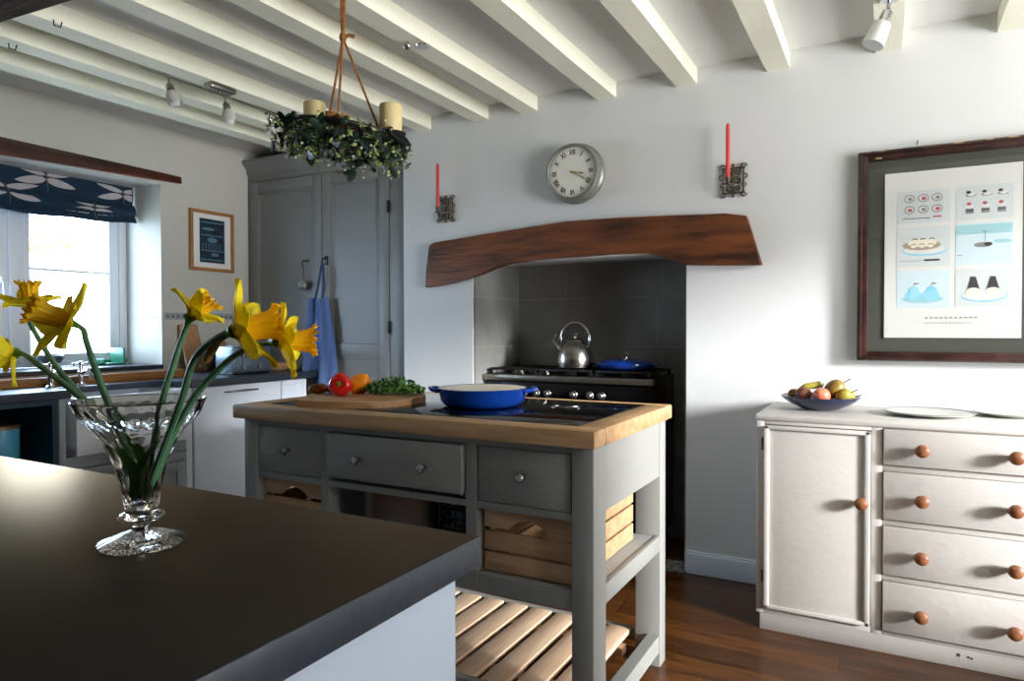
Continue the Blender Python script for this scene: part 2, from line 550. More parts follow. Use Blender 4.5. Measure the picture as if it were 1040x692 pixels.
# back wall: chimney breast with the cooker alcove
wb = B()
wb.box(-2.575, -2.087, YF, 4.05, 0, ZC, bev=.0)
wb.box(-.867, 3.3, YF, 4.05, 0, ZC)
wb.box(-2.087, -.867, YF + .12, 4.05, 1.60, ZC)
wb.box(-2.087, -.867, YF, YF + .12, 1.555, ZC)
struct('wall_back', wb, 'wall')
struct('wall_recess', B().box(-4.5, -2.575, 3.97, 4.05, 0, ZC), 'wall')
# alcove lining
al = B().box(-2.087, -.867, 3.8858, 4.04, 0, 1.60)
al.box(-2.087, -2.0778, YF + .012, 3.8858, 0, 1.6).box(-.8762, -.867, YF + .012, 3.8858, 0, 1.6)
ga = struct('wall_alcove', al, 'grout')
tl = B()
zr = [(-.0, .36), (.36, .72), (.72, 1.08), (1.08, 1.37), (1.37, 1.60)]
for i, (z0, z1) in enumerate(zr):
    xs = [-2.087, -1.752, -1.15, -.867] if i % 2 == 0 else [-2.087, -1.75, -1.17, -.867]
    if i == 4: xs = [-2.087, -1.75, -1.15, -.867]
    if i == 3: xs = [-2.087, -1.18, -.867]
    for a, c in zip(xs[:-1], xs[1:]):
        tl.box(a + .002, c - .002, 3.885, 3.902, z0 + .002, z1 - .002)
obj('tile_panel', tl, 'tile', ga, smooth=False)
sl = B()
for z0, z1 in zr:
    sl.box(-2.087, -2.077, YF + .01, 3.883, z0 + .002, z1 - .002)
    sl.box(-.877, -.867, YF + .01, 3.883, z0 + .002, z1 - .002)
struct('wall_alcove_side', sl, 'tile')
struct('trim_5', B().prism([(YF + .12, 1.556), (3.885, 1.582), (3.885, 1.60), (YF + .12, 1.60)], 'x', -2.086, -.868), 'wall')

# left wall with the window opening
y0, y1, z0, z1 = WIN1
wl = B()
wl.box(-4.5, XL, YB - .2, y0, 0, ZC)
wl.box(-4.5, XL, y1, 4.05, 0, ZC)
wl.box(-4.5, XL, y0, y1, 0, z0 - .025)
wl.box(-4.5, XL, y0, y1, z1, ZC)
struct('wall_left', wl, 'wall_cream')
# right wall with a window (out of frame, lights the room)
a0, a1, b0, b1 = WIN2
wr = B()
wr.box(XR, 2.6, YB - .2, a0, 0, ZC)
wr.box(XR, 2.6, a1, 4.05, 0, ZC)
wr.box(XR, 2.6, a0, a1, 0, b0)
wr.box(XR, 2.6, a0, a1, b1, ZC)
struct('wall_right', wr, 'stone')
struct('wall_front', B().box(-4.5, 2.6, YB - .2, YB, 0, ZC), 'stone')
struct('baseboard_back', B().box(-.866, XR, 3.318, YF, 0, .098, bev=.004).box(-.866, XR, 3.326, YF, .09, .108, bev=.003), 'trim')
struct('trim_6', B().box(-2.09, -.86, 3.30, 3.46, -.02, .006), 'hearth')

# window 1 (over the sink)
XW = -4.30
wf = B()
wf.box(XW - .06, XW, y0, y0 + .05, z0, z1, bev=.004)
wf.box(XW - .06, XW, y1 - .05, y1, z0, z1, bev=.004)
wf.box(XW - .06, XW, y0, y1, z0, z0 + .035, bev=.004)
wf.box(XW - .06, XW, y0, y1, z1 - .05, z1, bev=.004)
win = struct('window_1', wf, 'frame_w')
fx = B().box(XW - .05, XW + .012, 2.022, 2.095, z0 + .03, z1 - .04, bev=.006)
obj('mullion', fx, 'frame_w', win)
for s0, s1 in ((y0 + .05, 2.022), (2.095, y1 - .05)):
    sb = B()
    wd = .045 if s0 < 2 else .06
    sb.box(XW - .045, XW - .005, s0, s0 + .04, z0 + .035, z1 - .05, bev=.004)
    sb.box(XW - .045, XW - .005, s1 - wd, s1, z0 + .035, z1 - .05, bev=.004)
    sb.box(XW - .045, XW - .005, s0 + .04, s1 - wd, z0 + .035, z0 + .075, bev=.004)
    sb.box(XW - .045, XW - .005, s0 + .04, s1 - wd, z1 - .09, z1 - .05, bev=.004)
    sb.box(XW - .038, XW - .014, s0 + .04, s1 - wd, 1.530, 1.545, bev=.002)
    sa = obj('sash', sb, 'frame_w', win)
    obj('pane', B().box(XW - .03, XW - .026, s0 + .04, s1 - wd, z0 + .075, z1 - .09), 'pane', sa)
obj('window_handle', B().cyl((XW + .03, 1.985, 1.46), (XW + .04, 1.985, 1.36), .008, .006).box(XW - .006, XW + .035, 1.97, 2.0, 1.45, 1.475, bev=.005), 'frame_w', win)
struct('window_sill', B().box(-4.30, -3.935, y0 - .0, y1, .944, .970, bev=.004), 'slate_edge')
bpy.data.objects['window_sill'].name = 'trim_1'
# window 2
wf2 = B()
XV = 2.42
wf2.box(XV, XV + .06, a0, a0 + .06, b0, b1, bev=.004).box(XV, XV + .06, a1 - .06, a1, b0, b1, bev=.004)
wf2.box(XV, XV + .06, a0, a1, b0, b0 + .06, bev=.004).box(XV, XV + .06, a0, a1, b1 - .06, b1, bev=.004)
wf2.box(XV, XV + .06, (a0 + a1) / 2 - .02, (a0 + a1) / 2 + .02, b0, b1, bev=.004)
win2 = struct('window_2', wf2, 'frame_w')
obj('pane', B().box(XV + .02, XV + .024, a0 + .06, a1 - .06, b0 + .06, b1 - .06), 'pane', win2)

# ceiling joists, running front to back
JR = [-3.70 + 0, -3.405, -3.11, -2.80, -2.37, -1.978, -1.672, -1.226, -.819, -.405, .035, .46, .88, 1.3, 1.72, 2.10]
JR = JR[1:]
for i, xr in enumerate(JR):
    b = B()
    wd = .11 if i < 3 else .098
    yb = 3.36 if xr < -2.7 else YF
    # slightly waney edges
    n = 14
    pl = []
    for side in (0, 1):
        for k in range(n + 1):
            y = YB + (yb - YB) * k / n
            if side: y = yb - (yb - YB) * k / n
            j = random.uniform(-.004, .004) if 0 < k < n else 0
            pl.append(((xr - wd if side == 0 else xr) + j, y))
    b.prism(pl, 'z', ZJ, ZC + .01)
    o = struct('trim', b, 'joist')
    o.name = 'trim_%d' % (10 + i)
# rough cross beam by the camera
bb = B()
n = 16
pl = [(-3.95 + 6.15 * k / n, 1.315 + .03 * math.sin(k * 1.7 + 1.2) + random.uniform(-.006, .006)) for k in range(n + 1)]
pl += [(2.2 - 6.15 * k / n, 1.13 + random.uniform(-.01, .01)) for k in range(n + 1)]
bb.prism(pl, 'z', 2.30, ZJ + .003, bev=.008)
o = obj('cross_beam', bb, 'rough_beam')
tag(o, 'rough dark brown beam crossing under the joists at the top left corner', 'beam')

# fireplace beam
pb = [(-2.365, 1.672), (-2.331, 1.688), (-2.17, 1.699), (-2.006, 1.712), (-1.726, 1.731), (-1.485, 1.746), (-1.185, 1.742), (-.96, 1.734), (-.778, 1.725), (-.68, 1.722), (-.584, 1.705),
      (-.552, 1.60), (-.516, 1.476), (-.70, 1.482), (-.859, 1.491), (-.925, 1.516), (-.993, 1.543), (-1.044, 1.560), (-1.23, 1.563), (-1.427, 1.559), (-1.62, 1.557), (-1.832, 1.553), (-1.919, 1.526), (-2.007, 1.496), (-2.10, 1.472), (-2.19, 1.453), (-2.30, 1.437), (-2.394, 1.430), (-2.382, 1.54)]
o = obj('fireplace_beam', B().prism(pb, 'y', 3.302, 3.352, bev=.006), 'beam')
tag(o, 'arched dark oak beam set in the white wall over the cooker alcove', 'beam')
lp = [(1.32, 2.162), (1.83, 2.157), (2.3, 2.153), (2.828, 2.148), (2.834, 2.107), (2.62, 2.098), (2.3, 2.088), (1.83, 2.070), (1.32, 2.06)]
o = obj('window_lintel', B().prism(lp, 'x', -3.955, -3.925, bev=.004), 'lintel')
tag(o, 'red-brown timber lintel strip above the sink window', 'beam')

# garden outside
struct('ground_outside', B().box(-14, -4.6, -4, 10, -.3, -.1), 'lawn')
bpy.data.objects['ground_outside']['kind'] = 'structure'
bu = thing('garden_tree', 'small pale green tree out in the garden beyond the sink window', 'tree', (-20.0, 10.3, -.1))
obj('trunk', B().tube([(-20, 10.3, -.1), (-20.05, 10.35, 1.6), (-20, 10.3, 3.4)], [.03, .025, .015]), 'bark', bu)
lf = B()
for i in range(90):
    a, t, rr = random.uniform(0, 2 * PI), random.uniform(-1, 1), random.uniform(.2, 1) ** .5
    c = Vector((-20 + .6 * rr * math.cos(a), 10.4 + .8 * rr * math.sin(a), 3.7 + .45 * t))
    q = Matrix.Rotation(random.uniform(0, PI), 3, Vector((random.random(), random.random(), .5)).normalized())
    lf.leaf(c, (.10, .06, .01), q)
obj('foliage', lf, 'bush', bu)['kind'] = 'stuff'

# ================================================================== LEFT-WALL KITCHEN RUN
WX = -3.25     # worktop front
FX = -3.285    # door fronts
wk = B().box(XL + .002, WX, 2.385, 3.345, .875, .915, bev=.003)
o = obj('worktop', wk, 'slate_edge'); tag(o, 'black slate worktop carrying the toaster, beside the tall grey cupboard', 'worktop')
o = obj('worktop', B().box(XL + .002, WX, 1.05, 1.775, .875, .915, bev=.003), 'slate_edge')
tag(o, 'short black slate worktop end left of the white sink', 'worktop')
o = obj('draining_ledge', B().box(XL + .002, -3.54, 1.777, 2.383, .885, .915, bev=.003), 'oak_y')
tag(o, 'orange-brown oak ledge along the wall behind the sink', 'worktop')
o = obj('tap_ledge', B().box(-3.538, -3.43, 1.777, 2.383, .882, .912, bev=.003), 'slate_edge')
tag(o, 'narrow dark slate ledge behind the sink rim holding the taps', 'worktop')

o = obj('oak_upstand', B().box(-3.565, -3.542, 1.10, 2.56, .9155, .957, bev=.002), 'oak_y')
tag(o, 'orange-brown oak upstand strip running behind the taps', 'upstand')

# integrated dishwasher
t = thing('dishwasher', 'tall pale blue-grey appliance door with a long curved handle under the slate worktop', 'dishwasher', (-3.5, 2.73, 0))
obj('body', B().box(-3.93, FX - .022, 2.425, 3.035, .10, .873), 'unit_grey', t)
obj('plinth', B().box(-3.93, -3.36, 2.425, 3.035, 0, .098), 'unit_grey', t)
obj('door', B().box(FX - .02, FX, 2.428, 3.033, .105, .868, bev=.003), 'unit', t)
obj('handle', B().tube([(FX + .0, 2.62, .832), (FX + .022, 2.64, .834), (FX + .028, 2.74, .835), (FX + .022, 2.84, .834), (FX, 2.86, .832)], [.004, .005, .007, .005, .004]), 'steel', t, 'brushed steel curved handle')
# narrow end cabinet
t = thing('base_cabinet', 'narrow pale blue-grey cabinet between the dishwasher and the tall cupboard', 'cabinet', (-3.5, 3.14, 0))
obj('body', B().box(-3.93, FX - .022, 3.038, 3.245, .10, .873), 'unit', t)
obj('plinth', B().box(-3.93, -3.36, 3.038, 3.245, 0, .098), 'unit_grey', t)
d = B().box(FX - .02, FX - .006, 3.04, 3.243, .105, .868)
d.box(FX - .01, FX, 3.04, 3.072, .105, .868, bev=.002).box(FX - .01, FX, 3.211, 3.243, .105, .868, bev=.002)
d.box(FX - .01, FX, 3.072, 3.211, .105, .137, bev=.002).box(FX - .01, FX, 3.072, 3.211, .836, .868, bev=.002)
obj('door', d, 'unit', t)
o = obj('filler_panel', B().box(-3.93, -3.30, 3.247, 3.345, 0, .873), 'black_iron')  # dark block stands in for the shadow in the gap
tag(o, 'black panel for the shadow in the gap between the narrow cabinet and the tall cupboard', 'panel')
# narrow cabinet between sink and dishwasher
o = obj('filler_panel', B().box(-3.93, FX, 2.378, 2.414, .0, .873, bev=.002), 'unit')
tag(o, 'narrow pale upright strip between the sink and the dishwasher', 'panel')
# sink cabinet + sink
t = thing('sink_cabinet', 'grey painted cabinet carrying the white sink', 'cabinet', (-3.55, 2.07, 0))
obj('body', B().box(-3.93, FX - .022, 1.765, 2.376, .10, .60), 'unit_grey', t)
obj('plinth', B().box(-3.93, -3.36, 1.765, 2.376, 0, .098), 'unit_grey', t)
fr = B().box(FX - .02, FX, 1.765, 2.376, .545, .60, bev=.002).box(FX - .02, FX + .004, 1.765, 2.376, .495, .54, bev=.002)
obj('front_rail', fr, 'unit_grey', t)
for ya, yb_ in ((1.77, 2.068), (2.072, 2.374)):
    d = B().box(FX - .02, FX - .008, ya, yb_, .105, .49)
    for q in ((ya, ya + .05, .105, .49), (yb_ - .05, yb_, .105, .49), (ya + .05, yb_ - .05, .105, .155), (ya + .05, yb_ - .05, .44, .49)):
        d.box(FX - .012, FX, q[0], q[1], q[2], q[3], bev=.002)
    obj('door', d, 'unit_grey', t)
sk = B()
sk.box(-3.66, -3.262, 1.800, 2.374, .602, .645, bev=.01)
sk.box(-3.285, -3.258, 1.800, 2.374, .602, .872, bev=.010)
sk.box(-3.66, -3.63, 1.800, 2.374, .602, .872, bev=.008)
sk.box(-3.66, -3.262, 1.800, 1.828, .602, .872, bev=.008)
sk.box(-3.66, -3.262, 2.346, 2.374, .602, .872, bev=.008)
o = obj('farmhouse_sink', sk, 'fireclay')
tag(o, 'white ceramic farmhouse sink with a deep plain front under the window', 'sink')
o = obj('side_panel', B().box(-3.93, FX + .01, 1.735, 1.763, 0, .873, bev=.002), 'unit_grey')
tag(o, 'pale grey upright panel between the open shelf and the sink', 'panel')
# open shelf unit with tins
t = thing('open_shelf_unit', 'dark teal open shelf niche under the left slate worktop', 'shelf', (-3.55, 1.39, 0))
ob = B().box(-3.93, -3.90, 1.06, 1.733, 0, .873)
ob.box(-3.90, FX, 1.06, 1.085, 0, .873).box(-3.90, FX, 1.712, 1.733, 0, .873)
ob.box(-3.90, FX, 1.085, 1.712, .0, .10).box(-3.90, FX - .02, 1.085, 1.712, .50, .522).box(-3.90, FX, 1.085, 1.712, .85, .873)
obj('body', ob, 'teal_in', t, smooth=False)


def canister(name, label, x, y, z, r, h, m):
    t = thing(name, label, 'tin', (x, y, z))
    obj('body', B().lathe([(r * .97, 0), (r, .004), (r, h - .004), (r * .985, h)], (x, y, z), 36), m, t)
    obj('lid', B().lathe([(r * 1.02, h), (r * 1.02, h + .014), (r * .9, h + .018), (.001, h + .019)], (x, y, z), 36), 'lid', t, 'bronze lid')
    return t


canister('storage_tin', 'large sky blue tin with bronze lid on the open shelf', -3.47, 1.585, .524, .075, .222, 'can_blue')
canister('storage_tin', 'small darker blue tin in front of the large sky blue tin', -3.385, 1.475, .524, .04, .16, 'can_navy')


# taps
def tap(x, y, label):
    t = thing('pillar_tap', label, 'tap', (x, y, .912), 'crosshead taps behind the sink')
    b = B().lathe([(.024, 0), (.024, .006), (.014, .012), (.011, .05), (.014, .056), (.014, .07), (.009, .075), (.008, .095), (.001, .098)], (x, y, .912), 24)
    obj('body', b, 'chrome', t)
    obj('spout', B().tube([(x, y, .965), (x + .03, y, .985), (x + .06, y, .985), (x + .085, y, .965), (x + .09, y, .945)], [.008, .009, .009, .009, .010], 12), 'chrome', t)
    c = B().cyl((x - .03, y, 1.018), (x + .03, y, 1.018), .0055).cyl((x, y - .03, 1.018), (x, y + .03, 1.018), .0055)
    for dx, dy in ((.032, 0), (-.032, 0), (0, .032), (0, -.032)): c.ball((x + dx, y + dy, 1.018), .0085, 12)
    c.cyl((x, y, 1.0), (x, y, 1.032), .009)
    obj('handle', c, 'chrome', t)


tap(-3.49, 1.952, 'right one of the two chrome crosshead taps behind the sink')
tap(-3.49, 1.812, 'left one of the two chrome crosshead taps behind the sink')
# sill things
t = thing('wire_bowl', 'small grey bowl on the window sill behind the taps', 'bowl', (-4.17, 2.16, .971))
obj('body', B().lathe([(.035, 0), (.05, .012), (.068, .05), (.072, .07), (.066, .07), (.05, .02), (.001, .012)], (-4.17, 2.16, .971), 30), 'alu', t)
gt = B().box(-4.26, -4.12, 2.44, 2.452, .971, 1.01, bev=.002).box(-4.26, -4.12, 2.56, 2.572, .971, 1.075, bev=.002).box(-4.26, -4.12, 2.44, 2.57, .971, .983, bev=.002)
gt.box(-4.26, -4.25, 2.44, 2.57, .98, 1.0, bev=.002)
o = obj('plastic_tray', gt, 'green_pl'); tag(o, 'green plastic tray with one tall end on the window sill', 'tray')


# boards, toaster
def leaning_board(name, label, y0, y1, h, m, foot=-3.84, top=-3.925):
    ang = math.atan2(foot - top, h)
    b = B().box(-.009, .009, y0, y1, 0, h, bev=.004)
    b.bm.transform(Matrix.Translation((foot - .009, 0, .917)) @ Matrix.Rotation(-ang, 4, 'Y'))
    o = obj(name, b, m); tag(o, label, 'chopping board'); return o


leaning_board('chopping_board', 'tall pale beech chopping board leaning on the wall right of the window', 2.80, 2.93, .31, 'board_lt')
leaning_board('chopping_board', 'darker brown chopping board leaning on the wall left of the toaster', 3.02, 3.14, .20, 'board')
o = obj('knife_block', B().box(-3.82, -3.74, 2.955, 2.995, .916, 1.05, bev=.006), 'darkwood')
tag(o, 'slim dark block standing between the two leaning chopping boards', 'block')
TX0, TX1, TY0, TY1 = -3.54, -3.38, 2.76, 3.045
t = thing('toaster', 'blue-grey metal toaster on the slate worktop', 'toaster', ((TX0 + TX1) / 2, (TY0 + TY1) / 2, .915))
obj('body', B().box(TX0, TX1, TY0, TY1, .928, 1.085, bev=.012), 'toaster', t)
obj('base', B().box(TX0 + .01, TX1 - .01, TY0 + .01, TY1 - .01, .915, .93, bev=.004), 'black_en', t)
for q in (TY0 + .065, TY0 + .185): obj('slot', B().box(TX0 + .02, TX1 - .02, q, q + .028, 1.08, 1.088, bev=.002), 'black_en', t)
for q in (TY0 + .07, TY0 + .19):
    obj('lever', B().box(TX1 - .001, TX1 + .004, q - .004, q + .004, .95, 1.05).box(TX1, TX1 + .022, q - .018, q + .018, 1.02, 1.035, bev=.004), 'steel', t)
    obj('dial', B().cyl((TX1 - .002, q, .962), (TX1 + .012, q, .962), .014), 'steel', t)
t = thing('wooden_bowl', 'low brown wooden bowl at the far end of the slate worktop', 'bowl', (-3.50, 3.20, .916))
obj('body', B().lathe([(.04, 0), (.055, .006), (.085, .035), (.09, .05), (.083, .05), (.05, .015), (.001, .01)], (-3.50, 3.20, .916), 32), 'board', t)
o = obj('dark_tray', B().box(-3.86, -3.63, 3.10, 3.31, .916, .95, bev=.008), 'darkwood')
tag(o, 'low dark wooden tray behind the wooden bowl', 'tray')
# perforated strip round the reveal
st = B().box(-3.9495, -3.944, 2.715, 3.34, 1.248, 1.290, bev=.001)
o = obj('wall_strip', st, 'unit_grey'); tag(o, 'grey strip with a row of dark dots along the wall above the worktop', 'strip')
for k in range(17):
    y = 2.735 + k * .036
    obj('dot', B().cyl((-3.946, y, 1.268), (-3.942, y, 1.268), .0062, n=12), 'ink', o)
t = thing('dot_strip', 'row of faint grey dots across the white window reveal', 'strip', (-4.10, 2.7, 1.255))
for k in range(9):
    x = -3.97 - k * .033
    obj('dot', B().cyl((x, 2.703, 1.262), (x, 2.698, 1.262), .005, n=10), 'unit_grey', t)

# small framed picture on the left wall
t = thing('small_picture', 'small oak-framed blue print hanging between the window and the tall cupboard', 'picture', (-3.94, 3.06, 1.57))
pf = B()
for q in ((2.891, 2.912, 1.569, 1.965), (3.204, 3.225, 1.569, 1.965), (2.912, 3.204, 1.569, 1.590), (2.912, 3.204, 1.944, 1.965)):
    pf.box(-3.949, -3.927, q[0], q[1], q[2], q[3], bev=.002)
obj('frame', pf, 'oakframe', t)
obj('mount', B().box(-3.947, -3.940, 2.912, 3.204, 1.59, 1.944), 'mount', t)
pr_ = obj('print', B().box(-3.941, -3.9385, 2.965, 3.155, 1.625, 1.912), 'ink_blue', t, 'dark blue print with paler bands')
pm = B()
for zz in (1.64, 1.70, 1.80, 1.885): pm.box(-3.939, -3.9375, 2.975, 3.145, zz, zz + .008)
for k in range(7): pm.box(-3.939, -3.9375, 2.985 + k * .022, 2.990 + k * .022, 1.71, 1.755)
pm.ball((-3.9385, 3.06, 1.775), (.001, .04, .018), 14)
pm.ball((-3.9385, 3.03, 1.845), (.001, .05, .010), 14)
pm.ball((-3.9385, 3.08, 1.68), (.001, .03, .012), 14)
obj('pattern', pm, 'ink_mid', pr_)

# ================================================================== ROMAN BLIND
BX = -4.215


def bx(z):
    t = (2.083 - z)
    x = BX + .006 * math.sin(t * 30)
    if z < 1.965:
        q = (1.965 - z) / .11
        x = BX + .012 + .022 * abs(math.sin(q * PI * 1.5)) + .006 * q
    return x


def bz(y, z):   # droops towards the middle
    q = (y - 1.44) / (2.69 - 1.44)
    s = math.sin(q * PI)
    k = max(0, (2.05 - z) / .2)
    return z - .022 * s * k + .004 * math.sin(q * 21) * k


t = thing('roman_blind', 'dark teal fabric blind with pale dragonflies, gathered at the top of the sink window', 'blind', (BX, 2.06, 1.86))
zs = [2.081 - .229 * k / 40 for k in range(41)]
fb = B()
fb.grid(lambda u, v: Vector((bx(zs[round(v * 40)]), 1.445 + u * 1.243, bz(1.445 + u * 1.243, zs[round(v * 40)]))), 60, 40, thick=.004)
obj('fabric', fb, 'blind', t, ang=60)
# layered folds behind the bottom
for k, (dz, dx) in enumerate(((.012, -.012), (.03, -.02))):
    f2 = B()
    f2.grid(lambda u, v, dz=dz, dx=dx: Vector((BX + dx + .012 * math.sin(v * PI), 1.447 + u * 1.239, bz(1.447 + u * 1.239, 1.852 + dz + v * .07))), 40, 6, thick=.004)
    obj('fold', f2, 'blind', t, ang=60)


def dragonfly(cy, cz, s=1.0, flip=1):
    wings = B()
    for (a, L, wd_) in ((10, .17, .030), (-9, .165, .040), (170, .17, .030), (189, .165, .040)):
        a = R(a)
        rt = (cy, cz + (.012 if math.sin(a) * 1 > -.05 else -.012))

        def fn(u, v):
            l = u * L * s
            hw = wd_ * s * math.sin(min(1, u * 1.02) ** .75 * PI) ** .7 * (v - .5) if u < .98 else 0
            y = rt[0] + l * math.cos(a) - hw * math.sin(a)
            z = rt[1] + l * math.sin(a) + hw * math.cos(a)
            z = min(z, 2.078); z = max(z, 1.862)
            return Vector((bx(z) + .0045, min(max(y, 1.45), 2.682), bz(y, z)))
        wings.grid(fn, 14, 6)
    body = B()
    pts = []
    for k in range(12):
        z = cz + .03 * s - .10 * s * k / 11
        z = min(max(z, 1.862), 2.078)
        y = cy + .012 * k / 11
        pts.append(Vector((bx(z) + .004, y, bz(y, z))))
    body.tube(pts, [.0022] + [.006 * s] * 3 + [.0028] * 8, 6)
    return wings, body


for (cy, cz, s) in ((2.175, 2.052, 1.0), (2.62, 2.03, .95), (2.43, 1.925, 1.0), (1.97, 1.96, 1.0), (1.72, 2.045, 1), (1.55, 1.93, 1)):
    wg, bd = dragonfly(cy, cz, s)
    g = obj('dragonfly_print', wg, 'dfly', t, 'pale grey dragonfly wings printed on the teal fabric')
    obj('dragonfly_body', bd, 'dfly_body', g)

# ================================================================== TALL CUPBOARD
CY = 3.36
t = thing('tall_cupboard', 'tall slate grey double cupboard in the corner left of the chimney breast', 'cupboard', (-3.26, 3.66, 0))
obj('carcass', B().box(-3.945, -2.578, CY + .024, 3.965, 0, 2.30), 'cupboard', t)
ff = B().box(-3.945, -3.925, CY, CY + .023, .10, 2.28, bev=.002)
ff.box(-2.70, -2.578, CY, CY + .023, .10, 2.28, bev=.002).box(-3.925, -2.70, CY, CY + .023, 2.205, 2.28, bev=.002).box(-3.945, -2.578, CY + .003, CY + .023, 0, .10, bev=.002)
obj('face_frame', ff, 'cupboard', t)
cn = B().prism([(CY - .0, 2.255), (CY - .012, 2.27), (CY - .018, 2.30), (CY - .05, 2.335), (CY - .05, 2.352), (CY + .10, 2.352), (CY + .10, 2.255)], 'x', -3.945, -2.578)
obj('cornice', cn, 'cupboard', t)
for x0, x1, hx in ((-3.922, -3.252, -3.29), (-3.246, -2.703, -3.21)):
    d = B()
    lz = 1.03
    d.box(x0, x1, CY + .004, CY + .018, .105, 2.20)
    sw = .075
    for q in ((x0, x0 + sw, .105, 2.20), (x1 - sw, x1, .105, 2.20), (x0 + sw, x1 - sw, .105, .20), (x0 + sw, x1 - sw, lz - .02, lz + .06), (x0 + sw, x1 - sw, 2.125, 2.20)):
        d.box(q[0], q[1], CY - .008, CY + .010, q[2], q[3], bev=.003)
    for (pa, pb_) in ((.20, lz - .02), (lz + .06, 2.125)):
        for q in ((x0 + sw, x0 + sw + .014, pa, pb_), (x1 - sw - .014, x1 - sw, pa, pb_), (x0 + sw, x1 - sw, pa, pa + .014), (x0 + sw, x1 - sw, pb_ - .014, pb_)):
            d.box(q[0], q[1], CY - .002, CY + .010, q[2], q[3], bev=.003)
    dr = obj('door', d, 'cupboard', t)
    if x1 > -3:
        for zz in (.55, 1.16, 1.9):
            obj('hinge', B().box(x1 - .002, x1 + .006, CY - .014, CY + .002, zz, zz + .075, bev=.001), 'black_iron', dr)
        hk = B().box(-3.225, -3.195, CY - .014, CY - .006, 1.60, 1.66, bev=.002)
        hk.tube([(-3.21, CY - .01, 1.645), (-3.21, CY - .04, 1.64), (-3.21, CY - .05, 1.615), (-3.21, CY - .04, 1.60), (-3.21, CY - .025, 1.605)], .005)
        obj('hook', hk, 'black_iron', dr)
    else:
        hk = B().tube([(-3.40, CY - .002, 1.635), (-3.40, CY - .03, 1.632), (-3.40, CY - .038, 1.615), (-3.40, CY - .03, 1.60)], .004)
        hk.box(-3.425, -3.375, CY - .012, CY - .004, 1.628, 1.644, bev=.002)
        obj('hook', hk, 'iron', dr)
# ladle
b = B().lathe([(.001, -.030), (.016, -.027), (.030, -.016), (.036, 0), (.033, 0), (.027, -.014), (.014, -.023), (.001, -.026)], (-3.40, CY - .032, 1.475), 28, rot=Matrix.Rotation(R(-75), 3, 'X'))
t = thing('ladle', 'small metal ladle hanging bowl-down on the left cupboard door', 'ladle', (-3.40, CY - .03, 1.44))
obj('bowl', b, 'zinc', t)
obj('handle', B().tube([(-3.40, CY - .024, 1.508), (-3.40, CY - .022, 1.55), (-3.40, CY - .024, 1.59), (-3.40, CY - .031, 1.613), (-3.40, CY - .038, 1.610)], .003), 'iron', t)
# apron
t = thing('apron', 'blue linen apron hanging from the hook on the right cupboard door', 'apron', (-3.22, CY - .04, .70))


def apf(u, v):
    z = 1.385 - v * .75
    w0 = .075 + .050 * min(1, v * 1.6) + .02 * v
    cx = -3.245 + .012 * v + .01 * math.sin(v * 5)
    x = cx + (u - .5) * 2 * w0
    y = CY - .045 - .014 * math.sin(u * 9 + 1.5 + v * 1.5) - .008 * math.sin(u * 21 + v * 3)
    return Vector((x, y, z + .006 * math.cos(u * PI * 2)))


obj('cloth', B().grid(apf, 36, 40, thick=.004), 'denim', t, ang=70)
obj('strap', B().tube([(-3.275, CY - .045, 1.38), (-3.25, CY - .045, 1.46), (-3.222, CY - .047, 1.57), (-3.21, CY - .048, 1.612), (-3.198, CY - .047, 1.57), (-3.198, CY - .045, 1.46), (-3.215, CY - .045, 1.38)], .0075), 'denim_d', t)

# ================================================================== COOKER
RX0, RX1, RY0, RY1 = -2.07, -1.075, 3.45, 3.875
t = thing('range_cooker', 'wide black range cooker with a steel front rail in the tiled alcove', 'cooker', (-1.57, 3.66, 0))
obj('body', B().box(RX0, RX1, RY0 + .01, RY1, .08, .90, bev=.004).box(RX0 + .03, RX1 - .03, RY0 + .05, RY1 - .02, 0, .09), 'black_en', t)
obj('control_panel', B().box(RX0, RX1, RY0 - .01, RY0 + .01, .785, .885, bev=.003), 'black_en', t)
obj('front_rail', B().box(RX0 - .0, RX1 + .015, RY0 - .03, RY0 + .02, .892, .925, bev=.007), 'rail', t)
obj('hob', B().box(RX0, RX1, RY0, RY1, .90, .928, bev=.003), 'black_en', t)
for k, x in enumerate((-1.95, -1.88, -1.805, -1.728, -1.661, -1.502, -1.408, -1.341, -1.24, -1.17)):
    if k in (0, 1, 8, 9): continue
    kb = B().lathe([(.021, 0), (.021, .008), (.017, .012), (.016, .03), (.012, .034), (.001, .034)], (x, RY0 - .01, .828), 24, rot=Matrix.Rotation(R(90), 3, 'X'))
    obj('knob', kb, 'chrome', t)
for x0, x1 in ((RX0 + .02, -1.64), (-1.62, -1.26), (-1.24, RX1 - .02)):
    d = obj('oven_door', B().box(x0, x1, RY0 - .014, RY0 + .01, .12, .775, bev=.006), 'black_en', t)
    obj('handle', B().tube([(x0 + .04, RY0 - .013, .735), (x0 + .04, RY0 - .045, .735), (x1 - .04, RY0 - .045, .735), (x1 - .04, RY0 - .013, .735)], .008), 'rail', d)
for cx in (-1.90, -1.735, -1.57, -1.405, -1.235):
    for cy in (3.56, 3.76):
        obj('burner', B().lathe([(.045, 0), (.045, .008), (.03, .012), (.03, .018), (.001, .020)], (cx, cy, .928), 20), 'steel' if cx < -1.7 else 'black_iron', t)
